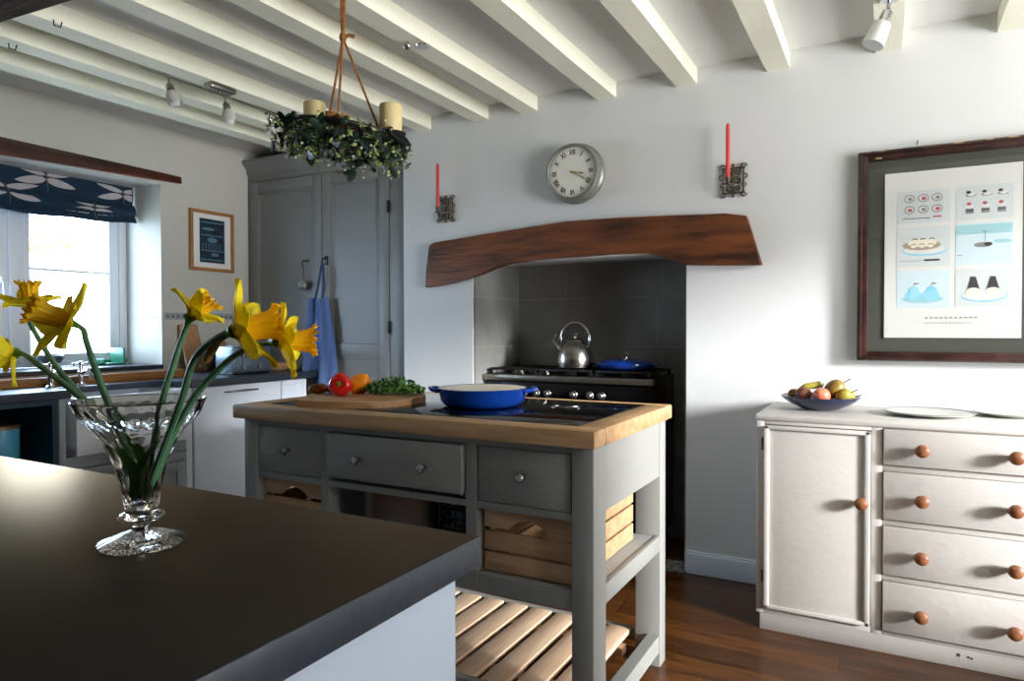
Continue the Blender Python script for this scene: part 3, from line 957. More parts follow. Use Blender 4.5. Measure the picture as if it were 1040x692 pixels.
for cx, wd in ((-1.90, .30), (-1.57, .31), (-1.24, .30)):
    g = B()
    x0, x1 = cx - wd / 2, cx + wd / 2
    for y in (3.475, 3.655, 3.84): g.box(x0, x1, y - .006, y + .006, .948, .960, bev=.002)
    for x in (x0 + .006, cx, x1 - .006): g.box(x - .006, x + .006, 3.475, 3.84, .948, .960, bev=.002)
    for x in (x0 + .006, x1 - .006):
        for y in (3.475, 3.84): g.box(x - .007, x + .007, y - .007, y + .007, .926, .95)
    for y in (3.565, 3.75):
        g.box(cx - .12, cx - .03, y - .004, y + .004, .950, .962).box(cx + .03, cx + .12, y - .004, y + .004, .950, .962)
    obj('pan_support', g, 'black_iron', t)
# kettle
KX, KY, KZ = -1.555, 3.575, .963
t = thing('kettle', 'polished steel kettle with a tall looped handle standing on the cooker', 'kettle', (KX, KY, KZ))
obj('body', B().lathe([(.088, 0), (.100, .008), (.104, .03), (.102, .06), (.092, .10), (.072, .135), (.055, .148), (.052, .152), (.001, .152)], (KX, KY, KZ), 44), 'steel', t)
lidk = obj('lid', B().lathe([(.052, .150), (.050, .156), (.030, .166), (.008, .170), (.007, .178), (.014, .185), (.015, .193), (.009, .200), (.001, .202)], (KX, KY, KZ), 32), 'steel', t)
hp = []
for k in range(15):
    a = PI * (1.08 - 1.16 * k / 14)
    hp.append((KX + .087 * math.cos(a), KY, KZ + .165 + .092 * math.sin(a)))
obj('handle', B().tube([(KX - .078, KY, KZ + .122)] + hp + [(KX + .078, KY, KZ + .122)], [.005] + [.008] * 15 + [.005], 12), 'chrome', t)
obj('spout', B().tube([(KX - .075, KY, KZ + .095), (KX - .105, KY, KZ + .13), (KX - .125, KY, KZ + .145), (KX - .14, KY, KZ + .15)], [.022, .017, .014, .013], 14), 'steel', t)
obj('spout_cap', B().tube([(KX - .130, KY, KZ + .155), (KX - .122, KY, KZ + .175), (KX - .120, KY, KZ + .195)], [.007, .005, .007], 10), 'chrome', t)
# blue lidded casserole on hob
PX, PY, PZ = -1.262, 3.60, .963
t = thing('casserole', 'shallow blue enamel casserole with its lid on at the right of the cooker', 'casserole', (PX, PY, PZ))
obj('body', B().lathe([(.12, 0), (.145, .008), (.158, .022), (.16, .030), (.001, .030)], (PX, PY, PZ), 44), 'blue_en', t)
obj('lid', B().lathe([(.163, .030), (.163, .035), (.150, .044), (.11, .054), (.05, .060), (.001, .061)], (PX, PY, PZ), 44), 'blue_en', t)
obj('knob', B().lathe([(.008, .060), (.008, .074), (.018, .080), (.019, .088), (.012, .094), (.001, .095)], (PX, PY, PZ), 20), 'chrome', t)
for s in (-1, 1):
    obj('handle', B().tube([(PX + s * .155, PY - .03, PZ + .026), (PX + s * .178, PY - .025, PZ + .028), (PX + s * .182, PY, PZ + .028), (PX + s * .178, PY + .025, PZ + .028), (PX + s * .155, PY + .03, PZ + .026)], .007), 'blue_en', t)

# ================================================================== ISLAND
IX0, IX1, IY0, IY1 = -2.063, -.699, 1.73, 2.41
t = thing('kitchen_island', 'grey painted island with oak edged black glass top, drawers, crates and slatted shelf', 'island', (-1.38, 2.07, 0))
isl = t
tp = B()
X0, X1, Y0, Y1 = -2.09, -.684, 1.70, 2.44
gx0, gx1, gy0, gy1 = -1.995, -.765, 1.787, 2.388
tp.box(X0, X1, Y0, gy0, .866, .915, bev=.006)
tp.box(X0, X1, gy1, Y1, .866, .915, bev=.006)
tp.box(X0, gx0, gy0 - .002, gy1 + .002, .866, .915, bev=.003)
tp.box(gx1, X1, gy0 - .002, gy1 + .002, .866, .915, bev=.003)
tp.box(gx0 - .01, gx1 + .01, gy0 - .01, gy1 + .01, .868, .905)
obj('oak_top', tp, 'oak', t, 'oak worktop border')
obj('glass_inset', B().box(gx0 + .001, gx1 - .001, gy0 + .001, gy1 - .001, .904, .9155, bev=.001), 'bglass', t, 'black ceramic glass panel set in the oak')
for x0, x1, y0_, y1_ in ((IX0, IX0 + .065, IY0, IY0 + .095), (IX1 - .065, IX1, IY0, IY0 + .095), (IX0, IX0 + .065, IY1 - .09, IY1), (IX1 - .09, IX1, IY1 - .065, IY1)):
    obj('leg', B().box(x0, x1, y0_, y1_, 0, .866, bev=.003), 'island', t)
fr = B()
L0, L1 = IX0 + .065, IX1 - .065
fr.box(L0, L1, IY0 + .004, IY0 + .03, .845, .866)            # top rail
fr.box(L0, L1, IY0 + .004, IY0 + .03, .658, .678)            # rail under drawers
for a, b_ in ((-1.690, -1.655), (-1.108, -1.072)):
    fr.box(a, b_, IY0 + .002, IY0 + .05, .41, .846)
fr.box(L0, L1, IY0 + .004, IY0 + .03, .408, .465, bev=.002)      # shelf rail front
fr.box(L0, L1, IY0 + .004, IY0 + .03, .060, .135, bev=.002)      # bottom rail front
fr.box(L0, L1, IY1 - .03, IY1 - .004, .058, .102, bev=.002)      # bottom rail back
fr.box(IX1 - .045, IX1 - .003, IY0 + .095, IY1 - .065, .052, .112, bev=.002)
fr.box(IX0 + .003, IX0 + .045, IY0 + .095, IY1 - .09, .052, .112, bev=.002)
obj('frame', fr, 'island', t, smooth=False)
obj('side_panel', B().box(IX1 - .026, IX1 - .004, IY0 + .095, IY1 - .065, .672, .866), 'island', t)
obj('side_panel', B().box(IX0 + .004, IX0 + .026, IY0 + .095, IY1 - .09, .672, .866), 'island', t)
obj('back_panel', B().box(IX0 + .065, IX1 - .09, IY1 - .025, IY1 - .008, .672, .866), 'island', t)
obj('shelf', B().box(IX0 + .004, IX1 - .0205, IY0 + .03, IY1 - .07, .425, .462, bev=.002).box(IX1 - .02, IX1 - .002, IY0 + .095, IY1 - .065, .408, .464, bev=.002), 'island', t)
for q in (-1.10, -1.685): obj('divider', B().box(q, q + .02, IY0 + .05, IY1 - .06, .462, .68), 'island', t)
for x0, x1, pull, ks, zb in ((-1.998, -1.692, 0, (.5,), .68), (-1.653, -1.11, .022, (.27, .75), .698), (-1.070, -.766, 0, (.5,), .68)):
    d = B().box(x0 + .003, x1 - .003, IY0 + .006 - pull, IY0 + .026, zb, .842, bev=.002)
    if pull: d.box(x0 + .01, x1 - .01, IY0, IY0 + .40, .69, .835)
    dr = obj('drawer', d, 'island', t)
    for k in ks:
        x = x0 + (x1 - x0) * k
        zc = .765
        kb = B().lathe([(.008, 0), (.006, .008), (.006, .012), (.0135, .018), (.0150, .024), (.011, .029), (.001, .031)], (x, IY0 + .006 - pull, zc), 20, rot=Matrix.Rotation(R(90), 3, 'X'))
        obj('knob', kb, 'steel', dr, 'steel button knob')
for k in range(12):
    x1 = -.815 - k * .105
    obj('slat', B().box(x1 - .082, x1, IY0 + .035, IY1 - .035, .088, .106, bev=.003), 'slat', t, 'pale beech slat of the lower shelf')
o_ = obj('slat_batten', B().box(-2.0, -.80, 1.90, 1.94, .060, .088).box(-2.0, -.80, 2.24, 2.28, .060, .088), 'slat', t)


def crate(x0, x1, label):
    z0, z1 = .463, .655
    ya, yb_ = IY0 + .035, 2.26
    t = thing('wooden_crate', label, 'crate', ((x0 + x1) / 2, (ya + yb_) / 2, z0), 'slatted crates in the island')
    hs = ((z0 + .004, z0 + .058), (z0 + .066, z0 + .122), (z0 + .130, z1))
    cx = (x0 + x1) / 2
    f = B()
    for i, (a, c) in enumerate(hs):
        if i < 2:
            f.box(x0, x1, ya, ya + .012, a, c, bev=.0015)
        else:
            # top board with an arched hand hole in its lower edge
            pl = [(x0, a + .004)]
            for k in range(13):
                q = k / 12
                pl.append((cx - .065 + .13 * q, a + .004 + .032 * math.sin(q * PI) ** .8))
            pl += [(x1, a + .004), (x1, c), (x0, c)]
            f.prism(pl, 'y', ya, ya + .012)
    obj('front', f, 'crate', t)
    s = B()
    for a, c in hs:
        s.box(x0, x0 + .012, ya + .013, yb_ - .013, a, c, bev=.0015)
        s.box(x1 - .012, x1, ya + .013, yb_ - .013, a, c, bev=.0015)
        s.box(x0, x1, yb_ - .012, yb_, a, c, bev=.0015)
    obj('side', s, 'crate', t)
    ps = B()
    for x in (x0 + .013, x1 - .033):
        for y in (ya + .013, yb_ - .033): ps.box(x, x + .02, y, y + .02, z0 + .004, z1 - .004)
    obj('corner_post', ps, 'crate', t)
    obj('base', B().box(x0 + .012, x1 - .012, ya + .012, yb_ - .012, z0 + .002, z0 + .012), 'crate', t)


crate(-1.064, -.768, 'slatted wooden crate at the open right end of the island')
crate(-1.996, -1.700, 'slatted wooden crate in the left bay of the island')
t = thing('stock_pot', 'wide shiny steel pot inside the middle bay of the island', 'pot', (-1.460, 1.945, .463))
obj('body', B().lathe([(.170, 0), (.180, .006), (.182, .190), (.186, .196), (.177, .196), (.172, .01), (.001, .008)], (-1.460, 1.945, .463), 56), 'alu', t)
for s in (-1, 1):
    obj('handle', B().tube([(-1.46 + s * .18, 1.915, .60), (-1.46 + s * .198, 1.92, .605), (-1.46 + s * .198, 1.97, .605), (-1.46 + s * .18, 1.975, .60)], .005), 'alu', t)
t = thing('wire_basket', 'black wire basket beside the steel pot in the island', 'basket', (-1.19, 1.90, .463))
wb_ = B()
for k in range(6):
    z = .475 + k * .032
    y0_ = 1.80 - .0
    wb_.tube([(-1.255, 2.05, z), (-1.255, 1.83, z), (-1.235, 1.80, z - .004), (-1.19, 1.79, z - .006), (-1.145, 1.80, z - .004), (-1.125, 1.83, z), (-1.125, 2.05, z), (-1.255, 2.05, z)], .0032, 6)
for x in (-1.25, -1.22, -1.19, -1.16, -1.13):
    wb_.tube([(x, 1.80, .64), (x, 1.80, .475), (x, 1.80 + .01, .467), (x, 2.05, .467)], .0025, 6)
obj('wires', wb_, 'black_iron', t)
obj('liner', B().box(-1.25, -1.13, 1.86, 2.045, .468, .60, bev=.004), 'black_en', t)

# --- on the island
ZT = .9155
cb = B()
arc = [(-1.67, 1.779), (-1.610, 1.799), (-1.558, 1.832), (-1.528, 1.868), (-1.513, 1.910), (-1.506, 1.960), (-1.508, 2.02), (-1.520, 2.088), (-1.542, 2.13), (-1.575, 2.17), (-1.633, 2.205), (-1.69, 2.207), (-1.746, 2.196)]
fine = []
for k in range(len(arc) - 1):
    p0, p1, p2, p3 = arc[max(k - 1, 0)], arc[k], arc[k + 1], arc[min(k + 2, len(arc) - 1)]
    for q in (0, .25, .5, .75):
        fine.append(tuple(.5 * (2 * p1[d] + (p2[d] - p0[d]) * q + (2 * p0[d] - 5 * p1[d] + 4 * p2[d] - p3[d]) * q * q + (3 * p1[d] - p0[d] - 3 * p2[d] + p3[d]) * q ** 3) for d in (0, 1)))
pl = [(-1.824, 1.753)] + fine + [arc[-1], (-1.975, 1.975)]
cb.prism(pl, 'z', ZT, ZT + .022)
o = obj('chopping_board', cb, 'board'); tag(o, 'round-ended wooden chopping board lying on the island', 'chopping board')
ZB = ZT + .022
# red pepper
px_, py_ = -1.80, 1.95
t = thing('red_pepper', 'shiny red pepper with green stalk lying on the island chopping board', 'pepper', (px_, py_, ZB))
rot = Matrix.Rotation(YAW, 3, 'Z') @ Matrix.Rotation(R(80), 3, 'X')
prof = [(.001, -.040), (.012, -.043), (.026, -.040), (.037, -.026), (.043, -.004), (.042, .014), (.034, .028), (.022, .034), (.011, .030), (.001, .024)]
obj('body', B().lathe(prof, (px_, py_, ZB + .042), 48, mod=lambda a, z: 1 + .035 * math.cos(4 * a) + .02 * math.cos(3 * a + 1), rot=rot), 'red', t, ang=80)
q = rot @ Vector((0, 0, 1))
c0 = Vector((px_, py_, ZB + .042)) + q * .024
obj('stalk', B().lathe([(.013, .0), (.012, .004), (.005, .007), (.004, .018), (.005, .022), (.001, .023)], c0, 14, rot=rot @ Matrix.Rotation(R(12), 3, 'Y')), 'stemg', t)
# orange pepper
px_, py_ = -1.80, 2.06
t = thing('orange_pepper', 'orange pepper lying between the red pepper and the herbs', 'pepper', (px_, py_, ZB))
rt2 = Matrix.Rotation(YAW, 3, 'Z') @ Matrix.Rotation(R(72), 3, 'Y')
obj('body', B().lathe([(.001, -.045), (.014, -.047), (.028, -.040), (.036, -.02), (.037, .0), (.034, .02), (.025, .036), (.012, .040), (.001, .036)], (px_, py_, ZB + .038), 44, mod=lambda a, z: 1 + .05 * math.cos(4 * a), rot=rt2), 'orange', t, ang=80)
q = rt2 @ Vector((0, 0, 1))
obj('stalk', B().lathe([(.010, 0), (.009, .004), (.004, .007), (.004, .014), (.001, .015)], Vector((px_, py_, ZB + .038)) - q * .044, 12, rot=rt2 @ Matrix.Rotation(PI, 3, 'X')), 'stemg', t)
# potato / bread
for (x, y, r, n_, lab) in ((-1.935, 1.975, (.042, .026, .020), 'potato', 'brown oval potato lying left of the red pepper on the island board'), (-1.88, 2.005, (.028, .020, .017), 'potato', 'small reddish-brown potato half hidden behind the red pepper')):
    b = B().ball((x, y, ZB + r[2]), r, 24, Matrix.Rotation(YAW, 3, 'Z'))
    for v in b.bm.verts:
        v.co += Vector((1, 1, .4)) * .0025 * math.sin(v.co.x * 90 + v.co.y * 60)
    o = obj(n_, b, 'bread', ang=80); tag(o, lab, 'potato')
# herbs
t = thing('herb_bunch', 'bunch of green leafy parsley on the right of the island chopping board', 'herbs', (-1.66, 2.09, ZB))
hb, hs_ = B(), B()
cc = Vector((-1.66, 2.09, ZB))
ax = Vector((math.cos(YAW), math.sin(YAW), 0)); ay = Vector((-math.sin(YAW), math.cos(YAW), 0))
for i in range(520):
    a = random.uniform(0, 2 * PI); rr = random.random() ** .5
    h = random.random()
    p = cc + ax * (.115 * rr * math.cos(a)) + ay * (.06 * rr * math.sin(a)) + Vector((0, 0, .008 + h * (.062 * (1 - rr ** 2 * .75))))
    q = Matrix.Rotation(random.uniform(0, 2 * PI), 3, Vector((random.uniform(-1, 1), random.uniform(-1, 1), random.uniform(-1, 1))).normalized())
    hb.leaf(p, (.009, .006, .0012), q)
for i in range(40):
    a = random.uniform(0, 2 * PI)
    p = cc + ax * random.uniform(-.06, .06) + ay * random.uniform(-.03, .03)
    hs_.tube([p + Vector((0, 0, .005)), p + ax * random.uniform(.0, .05) + Vector((0, 0, random.uniform(.02, .05)))], .0014, 5)
obj('leaves', hb, 'herb', t)['kind'] = 'stuff'
obj('stalks', hs_, 'stem_in', t)['kind'] = 'stuff'

# blue pan on the island
PX, PY = -1.262, 2.085
t = thing('shallow_pan', 'blue enamel shallow pan with cream inside standing on the island', 'pan', (PX, PY, ZT))
prof = [(.115, 0), (.135, .006), (.148, .022), (.156, .060), (.159, .064), (.155, .066)]
obj('body', B().lathe(prof + [(.150, .064), (.142, .024), (.13, .010), (.001, .008)], (PX, PY, ZT), 56), 'blue_en', t)
obj('inside', B().lathe([(.1515, .0645), (.1495, .0640), (.1405, .0245), (.129, .0115), (.001, .0095), (.001, .0090), (.13, .0108), (.1425, .024), (.1515, .063)], (PX, PY, ZT), 56), 'cream_en', t, 'cream enamel inside')
ax = Vector((math.cos(.42), math.sin(.42), 0)); ay = Vector((-ax.y, ax.x, 0))
for s in (-1, 1):
    c = Vector((PX, PY, ZT + .054))
    pts = [c + ax * s * .150 + ay * -.045, c + ax * s * .176 + ay * -.036 + Vector((0, 0, .006)), c + ax * s * .188 + Vector((0, 0, .008)), c + ax * s * .176 + ay * .036 + Vector((0, 0, .006)), c + ax * s * .150 + ay * .045]
    obj('handle', B().tube(pts, [.007, .0075, .008, .0075, .007], 10), 'blue_en', t)

# ================================================================== FOREGROUND COUNTER
t = thing('peninsula_counter', 'black slate topped counter with pale blue side in the foreground', 'counter', (-1.9, .38, 0))
ct = B().box(-3.1, -.4765, -.10, .776, .874, .915, bev=.002)
obj('slate_top', ct, 'slate_top', t, 'honed black slate top')
obj('slate_edge', B().box(-.4765, -.474, -.10, .776, .8745, .9147, bev=.0008), 'slate_edge', t, 'edge of the slate with cool window light in its blue')  # strip of the same slab, cool light from the right put into its colour
obj('body', B().box(-3.06, -.502, -.06, .742, .0, .874, bev=.002), 'unit_pen', t)
obj('end_panel', B().box(-.503, -.492, -.062, .744, .02, .873, bev=.002), 'unit_pen', t)

# ================================================================== VASE AND DAFFODILS
VX, VY, VZ = -.838, .542, .9155
t = thing('cut_glass_vase', 'footed cut glass vase flaring at the rim, standing on the foreground counter', 'vase', (VX, VY, VZ))
foot = [(.001, .000), (.049, .000), (.0505, .002), (.050, .0045), (.030, .012), (.012, .018), (.0105, .024), (.014, .029), (.025, .032), (.0275, .0355), (.025, .039), (.019, .042)]
bowl_o = [(.019, .042), (.020, .055), (.0235, .075), (.028, .095), (.034, .115), (.043, .133), (.056, .150), (.069, .166), (.0765, .181), (.0775, .184), (.0755, .185)]
bowl_i = [(.0738, .182), (.066, .167), (.053, .151), (.040, .134), (.031, .115), (.025, .095), (.020, .075), (.016, .058), (.012, .052), (.001, .051)]


def cut(a, z):
    if .146 < z < .176:
        return 1 + .030 * abs(math.sin(12 * a + z * 260)) * math.sin((z - .146) / .03 * PI)
    if .05 < z < .14:
        return 1 + .055 * abs(math.sin(6 * a + (z * 38))) * abs(math.sin(z * 95))
    if .003 < z < .013:
        return 1 + .02 * math.cos(24 * a)
    return 1


def dens(p, n=5):
    o = []
    for i in range(len(p) - 1):
        for k in range(n):
            s = k / n
            o.append((p[i][0] * (1 - s) + p[i + 1][0] * s, p[i][1] * (1 - s) + p[i + 1][1] * s))
    return o + [p[-1]]


vb = B()
vb.lathe(foot[:6] + dens(foot[6:] + bowl_o[1:-2], 4) + bowl_o[-2:] + bowl_i, (VX, VY, VZ), 144, mod=lambda a, z: cut(a, z))
vo = obj('glass', vb, 'crystal', t, ang=28)


def spline(pts, n=6):
    pts = [Vector(p) for p in pts]
    P = [pts[0] * 2 - pts[1]] + pts + [pts[-1] * 2 - pts[-2]]
    out = []
    for i in range(1, len(P) - 2):
        for k in range(n):
            u = k / n
            a, b_, c, d = P[i - 1], P[i], P[i + 1], P[i + 2]
            out.append(.5 * ((2 * b_) + (-a + c) * u + (2 * a - 5 * b_ + 4 * c - d) * u * u + (-a + 3 * b_ - 3 * c + d) * u ** 3))
    return out + [pts[-1]]


def daffodil(stem, face, label, size=1.0, open_=72, seed=0, twist=0.0):
    rnd = random.Random(seed)
    c = Vector(stem[0])
    d = (Vector(face) - c).normalized()
    base = stem[-1]
    t = thing('daffodil', label, 'flower', base, 'daffodils in the cut glass vase')
    sp2 = spline(stem)
    n = len(sp2)
    obj('stem', B().tube(sp2[3:], [.0034 + .0009 * min(1, k / 14) for k in range(n - 3)], 8), 'stem', t)
    obj('neck', B().tube(sp2[:5], [.0085, .0065, .0048, .0042, .0038][:5], 10), 'stem_in', t)
    X = d.orthogonal().normalized(); Yv = d.cross(X)
    L = .043 * size
    for k in range(6):
        a = 2 * PI * k / 6 + twist + rnd.uniform(-.08, .08)
        op = R(open_ + rnd.uniform(-12, 16) + (6 if k % 2 else -6))
        ax = X * math.cos(a) + Yv * math.sin(a)
        side = d.cross(ax)
        Lk = L * rnd.uniform(.92, 1.12)
        wk = .0165 * size * (1.12 if k % 2 else .92)
        curl = rnd.uniform(-.25, .35)

        def fn(u, v, ax=ax, side=side, op=op, Lk=Lk, wk=wk, curl=curl):
            o2 = op + curl * (u - .3)
            p = c + (d * math.cos(o2) + ax * math.sin(o2)) * (u * Lk + .004)
            hw = wk * max(.02, math.sin(min(.999, u * .90 + .10) ** .95 * PI)) ** .85
            s = (v - .5) * 2
            return p + side * (s * hw) + (d * math.sin(op) - ax * math.cos(op)) * (.0035 * s * s + .0012 * math.sin(s * 8 + u * 5)) * (1)
        obj('petal', B().grid(fn, 12, 8, thick=.0007), 'petal', t, ang=80)
    # trumpet
    n_ = 96
    prof = [(.0080, 0), (.0100, .006), (.0112, .015), (.0120, .024), (.0130, .032), (.0146, .0365), (.0166, .0395), (.0182, .0405)]
    m_ = Matrix((X, Yv, d)).transposed()

    def ruf(a, z):
        k = max(0, (z / size - .024) / .0165)
        return 1 + .03 * math.sin(12 * a) + .10 * k * k * math.sin(12 * a + 1) + .07 * k * k * math.sin(19 * a + 2)
    tb = B()
    pr = [(r * size * .98, z * size) for r, z in prof] + [(r * size - .0009, z * size) for r, z in reversed(prof)] + [(.001, .001)]
    tb.lathe(pr, c, n_, mod=ruf, rot=m_)
    for v in tb.bm.verts:      # frilled, notched rim
        q = v.co - c
        z = q.dot(d)
        k = max(0, (z / size - .030) / .0105)
        a = math.atan2(q.dot(Yv), q.dot(X))
        v.co += d * (k * k * size * (.0026 * math.sin(13 * a + seed) + .0016 * math.sin(23 * a)))
    co_ = obj('trumpet', tb, 'corona', t, 'deeper yellow ruffled trumpet', ang=80)
    return t


daffodil([(-1.128, .56, 1.222), (-1.130, .56, 1.198), (-1.063, .56, 1.136), (-.96, .555, 1.073), (-.880, .545, 1.00), (-.846, .543, .972)], (-1.118, .55, 1.30), 'yellow daffodil pointing straight up at the far left of the bunch', .95, 66, 3)
daffodil([(-.958, .52, 1.200), (-.942, .53, 1.190), (-.933, .53, 1.172), (-.899, .53, 1.112), (-.862, .535, 1.044), (-.836, .538, .972)], (-.978, .430, 1.238), 'large yellow daffodil with its trumpet turned left, in front of the window', 1.15, 78, 11, .4)
daffodil([(-1.112, .53, 1.155), (-1.085, .53, 1.153), (-1.036, .53, 1.134), (-.948, .54, 1.087), (-.873, .543, 1.020), (-.842, .541, .972)], (-1.14, .48, 1.150), 'yellow daffodil cut off by the left edge of the photo', .95, 66, 21)
daffodil([(-.777, .57, 1.205), (-.787, .57, 1.188), (-.797, .56, 1.145), (-.815, .55, 1.076), (-.833, .546, .975)], (-.750, .600, 1.240), 'small yellow daffodil in the middle right, below the small framed picture', .85, 58, 31)
daffodil([(-.635, .52, 1.187), (-.662, .52, 1.180), (-.715, .53, 1.155), (-.742, .53, 1.101), (-.800, .54, 1.023), (-.828, .541, .973)], (-.585, .565, 1.200), 'largest yellow daffodil facing right with a long trumpet', 1.22, 62, 41)
daffodil([(-.610, .56, 1.176), (-.655, .57, 1.171), (-.701, .57, 1.154), (-.752, .56, 1.11), (-.790, .55, 1.05), (-.829, .545, .973)], (-.560, .612, 1.176), 'rightmost yellow daffodil, nearest the tall cupboard', .98, 62, 51, .3)
# leaves and sheath
for i, (pts, w_) in enumerate((([(-.842, .55, .973), (-.850, .556, 1.01), (-.872, .552, 1.045), (-.884, .545, 1.062)], .007),
                             ([(-.833, .53, .973), (-.822, .526, 1.01), (-.842, .52, 1.035), (-.866, .522, 1.04)], .008),
                             ([(-.838, .538, .973), (-.832, .53, 1.0), (-.812, .532, 1.03), (-.80, .54, 1.05)], .006))):
    sp3 = spline(pts)
    b = B()
    for a, c in zip(sp3[:-1], sp3[1:]): pass
    n = len(sp3)

    def fn(u, v, sp3=sp3, w_=w_, n=n):
        k = min(int(round(u * (n - 1))), n - 1)
        p = sp3[k]
        s = (v - .5) * 2
        hw = w_ * math.sin((.12 + .86 * u) * PI) ** .6
        return p + Vector((math.cos(YAW), math.sin(YAW), .1)) * s * hw + Vector((0, -.002 * s * s, 0))
    o = obj('daffodil_leaf', b.grid(fn, n - 1, 4, thick=.0012), 'stem_in', ang=80)
    tag(o, ('tallest green leaf blade bending left inside the glass vase', 'broad green leaf blade at the front inside the glass vase', 'short green leaf blade leaning right inside the glass vase')[i], 'leaf', 'leaf blades in the vase')
b = B().tube(spline([(-.672, .545, 1.186), (-.694, .545, 1.176), (-.711, .55, 1.165), (-.722, .55, 1.150)]), [.001] + [.0045] * 7 + [.006] * 6 + [.0045] * 4 + [.003], 8)
o = obj('daffodil_sheath', b, 'spathe'); tag(o, 'papery brown sheath on the stem just below the largest daffodil', 'flower sheath')

# ================================================================== SIDEBOARD
SX0, SX1, SY0, SY1 = -.462, .535, 2.838, 3.336
t = thing('sideboard', 'cream white painted sideboard with brown wooden knobs against the white wall', 'sideboard', (.04, 3.09, 0))
bd = B().box(SX0 + .003, SX0 + .028, SY0 + .012, SY1, .067, .826)
bd.box(SX1 - .028, SX1 - .003, SY0 + .012, SY1, .067, .826).box(SX0 + .02, SX1 - .02, SY1 - .012, SY1, .067, .826)
bd.box(SX0 + .003, SX1 - .003, SY0 + .012, SY1, .067, .09)
bd.box(-.055, -.025, SY0 + .012, SY1 - .01, .067, .826)
bd.box(SX0 + .02, SX1 - .02, SY0 + .03, SY0 + .05, .09, .826)
obj('carcass', bd, 'sb', t, smooth=False)
ffr = B()
ffr.box(SX0 + .003, SX0 + .032, SY0 + .002, SY0 + .02, .067, .826, bev=.002)
ffr.box(-.058, -.023, SY0 + .002, SY0 + .02, .067, .826, bev=.002)
ffr.box(.494, SX1 - .003, SY0 + .002, SY0 + .02, .067, .826, bev=.002)
for a, b_ in ((.067, .084), (.268, .290), (.470, .492), (.668, .690), (.822, .832)):
    ffr.box(-.023, .494, SY0 + .004, SY0 + .02, a, b_, bev=.001)
ffr.box(SX0 + .03, -.058, SY0 + .002, SY0 + .02, .067, .09, bev=.001).box(SX0 + .03, -.058, SY0 + .002, SY0 + .02, .812, .83, bev=.001)
obj('face_frame', ffr, 'sb', t)
tpb = B().box(SX0 - .002, SX1 + .002, SY0 - .006, SY1 + .002, .826, .852, bev=.008)
obj('top', tpb, 'sb', t)
obj('plinth', B().box(SX0 + .016, SX1 - .012, SY0 + .004, SY1 - .02, 0, .068, bev=.003), 'sb', t)
dd = B().box(-.427, -.063, SY0 - .008, SY0 + .01, .096, .806, bev=.003)
dr = obj('door', dd, 'sb', t)
mo = B()
for q in ((-.430, -.410, .092, .810), (-.080, -.060, .092, .810), (-.43, -.06, .092, .108), (-.43, -.06, .794, .810)):
    mo.box(q[0], q[1], SY0 - .018, SY0 - .006, q[2], q[3], bev=.004)
obj('moulding', mo, 'sb', dr)
for zz in (.19, .71):
    obj('hinge', B().box(-.440, -.431, SY0 - .004, SY0 + .004, zz, zz + .05, bev=.001), 'sb_dark', dr)


def knob(x, z, parent):
    p = [(.009, 0), (.009, .008), (.013, .012), (.0205, .020), (.0235, .028), (.0215, .036), (.014, .042), (.001, .044)]
    obj('knob', B().lathe(p, (x, SY0 - .008, z), 28, rot=Matrix.Rotation(R(90), 3, 'X')), 'knob', parent, 'turned brown wooden knob')


knob(-.089, .546, dr)
for z0_, z1_, kz in ((.692, .821, .754), (.494, .666, .576), (.292, .468, .375), (.086, .266, .167)):
    o = obj('drawer', B().box(-.019, .490, SY0 - .008, SY0 + .012, z0_, z1_, bev=.0035), 'sb', t)
    for x in (.101, .371): knob(x, kz, o)
o = obj('paint_chip', B().cyl((.216, SY0 + .0045, .045), (.216, SY0 + .0032, .045), .006, n=10).cyl((.245, SY0 + .0045, .043), (.245, SY0 + .0032, .043), .004, n=8).cyl((.255, SY0 + .0045, .041), (.255, SY0 + .0032, .041), .004, n=8), 'sb_dark', bpy.data.objects['plinth'] if False else t)

# on the sideboard
ZS = .8525
FXc, FYc = -.252, 3.10
t = thing('fruit_bowl', 'navy blue pottery bowl of fruit on the left of the sideboard', 'bowl', (FXc, FYc, ZS))
obj('body', B().lathe([(.062, 0), (.072, .003), (.085, .010), (.115, .024), (.142, .043), (.152, .054), (.149, .056), (.138, .047), (.11, .030), (.08, .018), (.001, .014)], (FXc, FYc, ZS), 52), 'navy', t)


def fruit(name, lab, x, y, z, r, m, stalk=True, rot=None, squash=1.0, cat=None):
    t = thing(name, lab, cat or name, (FXc + x, FYc + y, ZS + z - r), 'fruit in the navy bowl')
    c = (FXc + x, FYc + y, ZS + z)
    pr = []
    for k in range(15):
        a = -PI / 2 + PI * k / 14
        rr = r * math.cos(a) * (1 + .08 * math.sin(a))
        zz = r * squash * math.sin(a) - (.12 * r if k == 14 else 0)
        pr.append((max(rr, .001), zz))
    obj('body', B().lathe(pr, c, 28, rot=rot), m, t, ang=80)
    if stalk:
        q = (rot @ Vector((0, 0, 1))) if rot is not None else Vector((0, 0, 1))
        obj('stalk', B().tube([Vector(c) + q * r * squash * .8, Vector(c) + q * r * squash * 1.25 + Vector((.004, 0, 0)), Vector(c) + q * r * squash * 1.5 + Vector((.008, 0, .002))], [.0025, .002, .003], 6), 'bark', t)


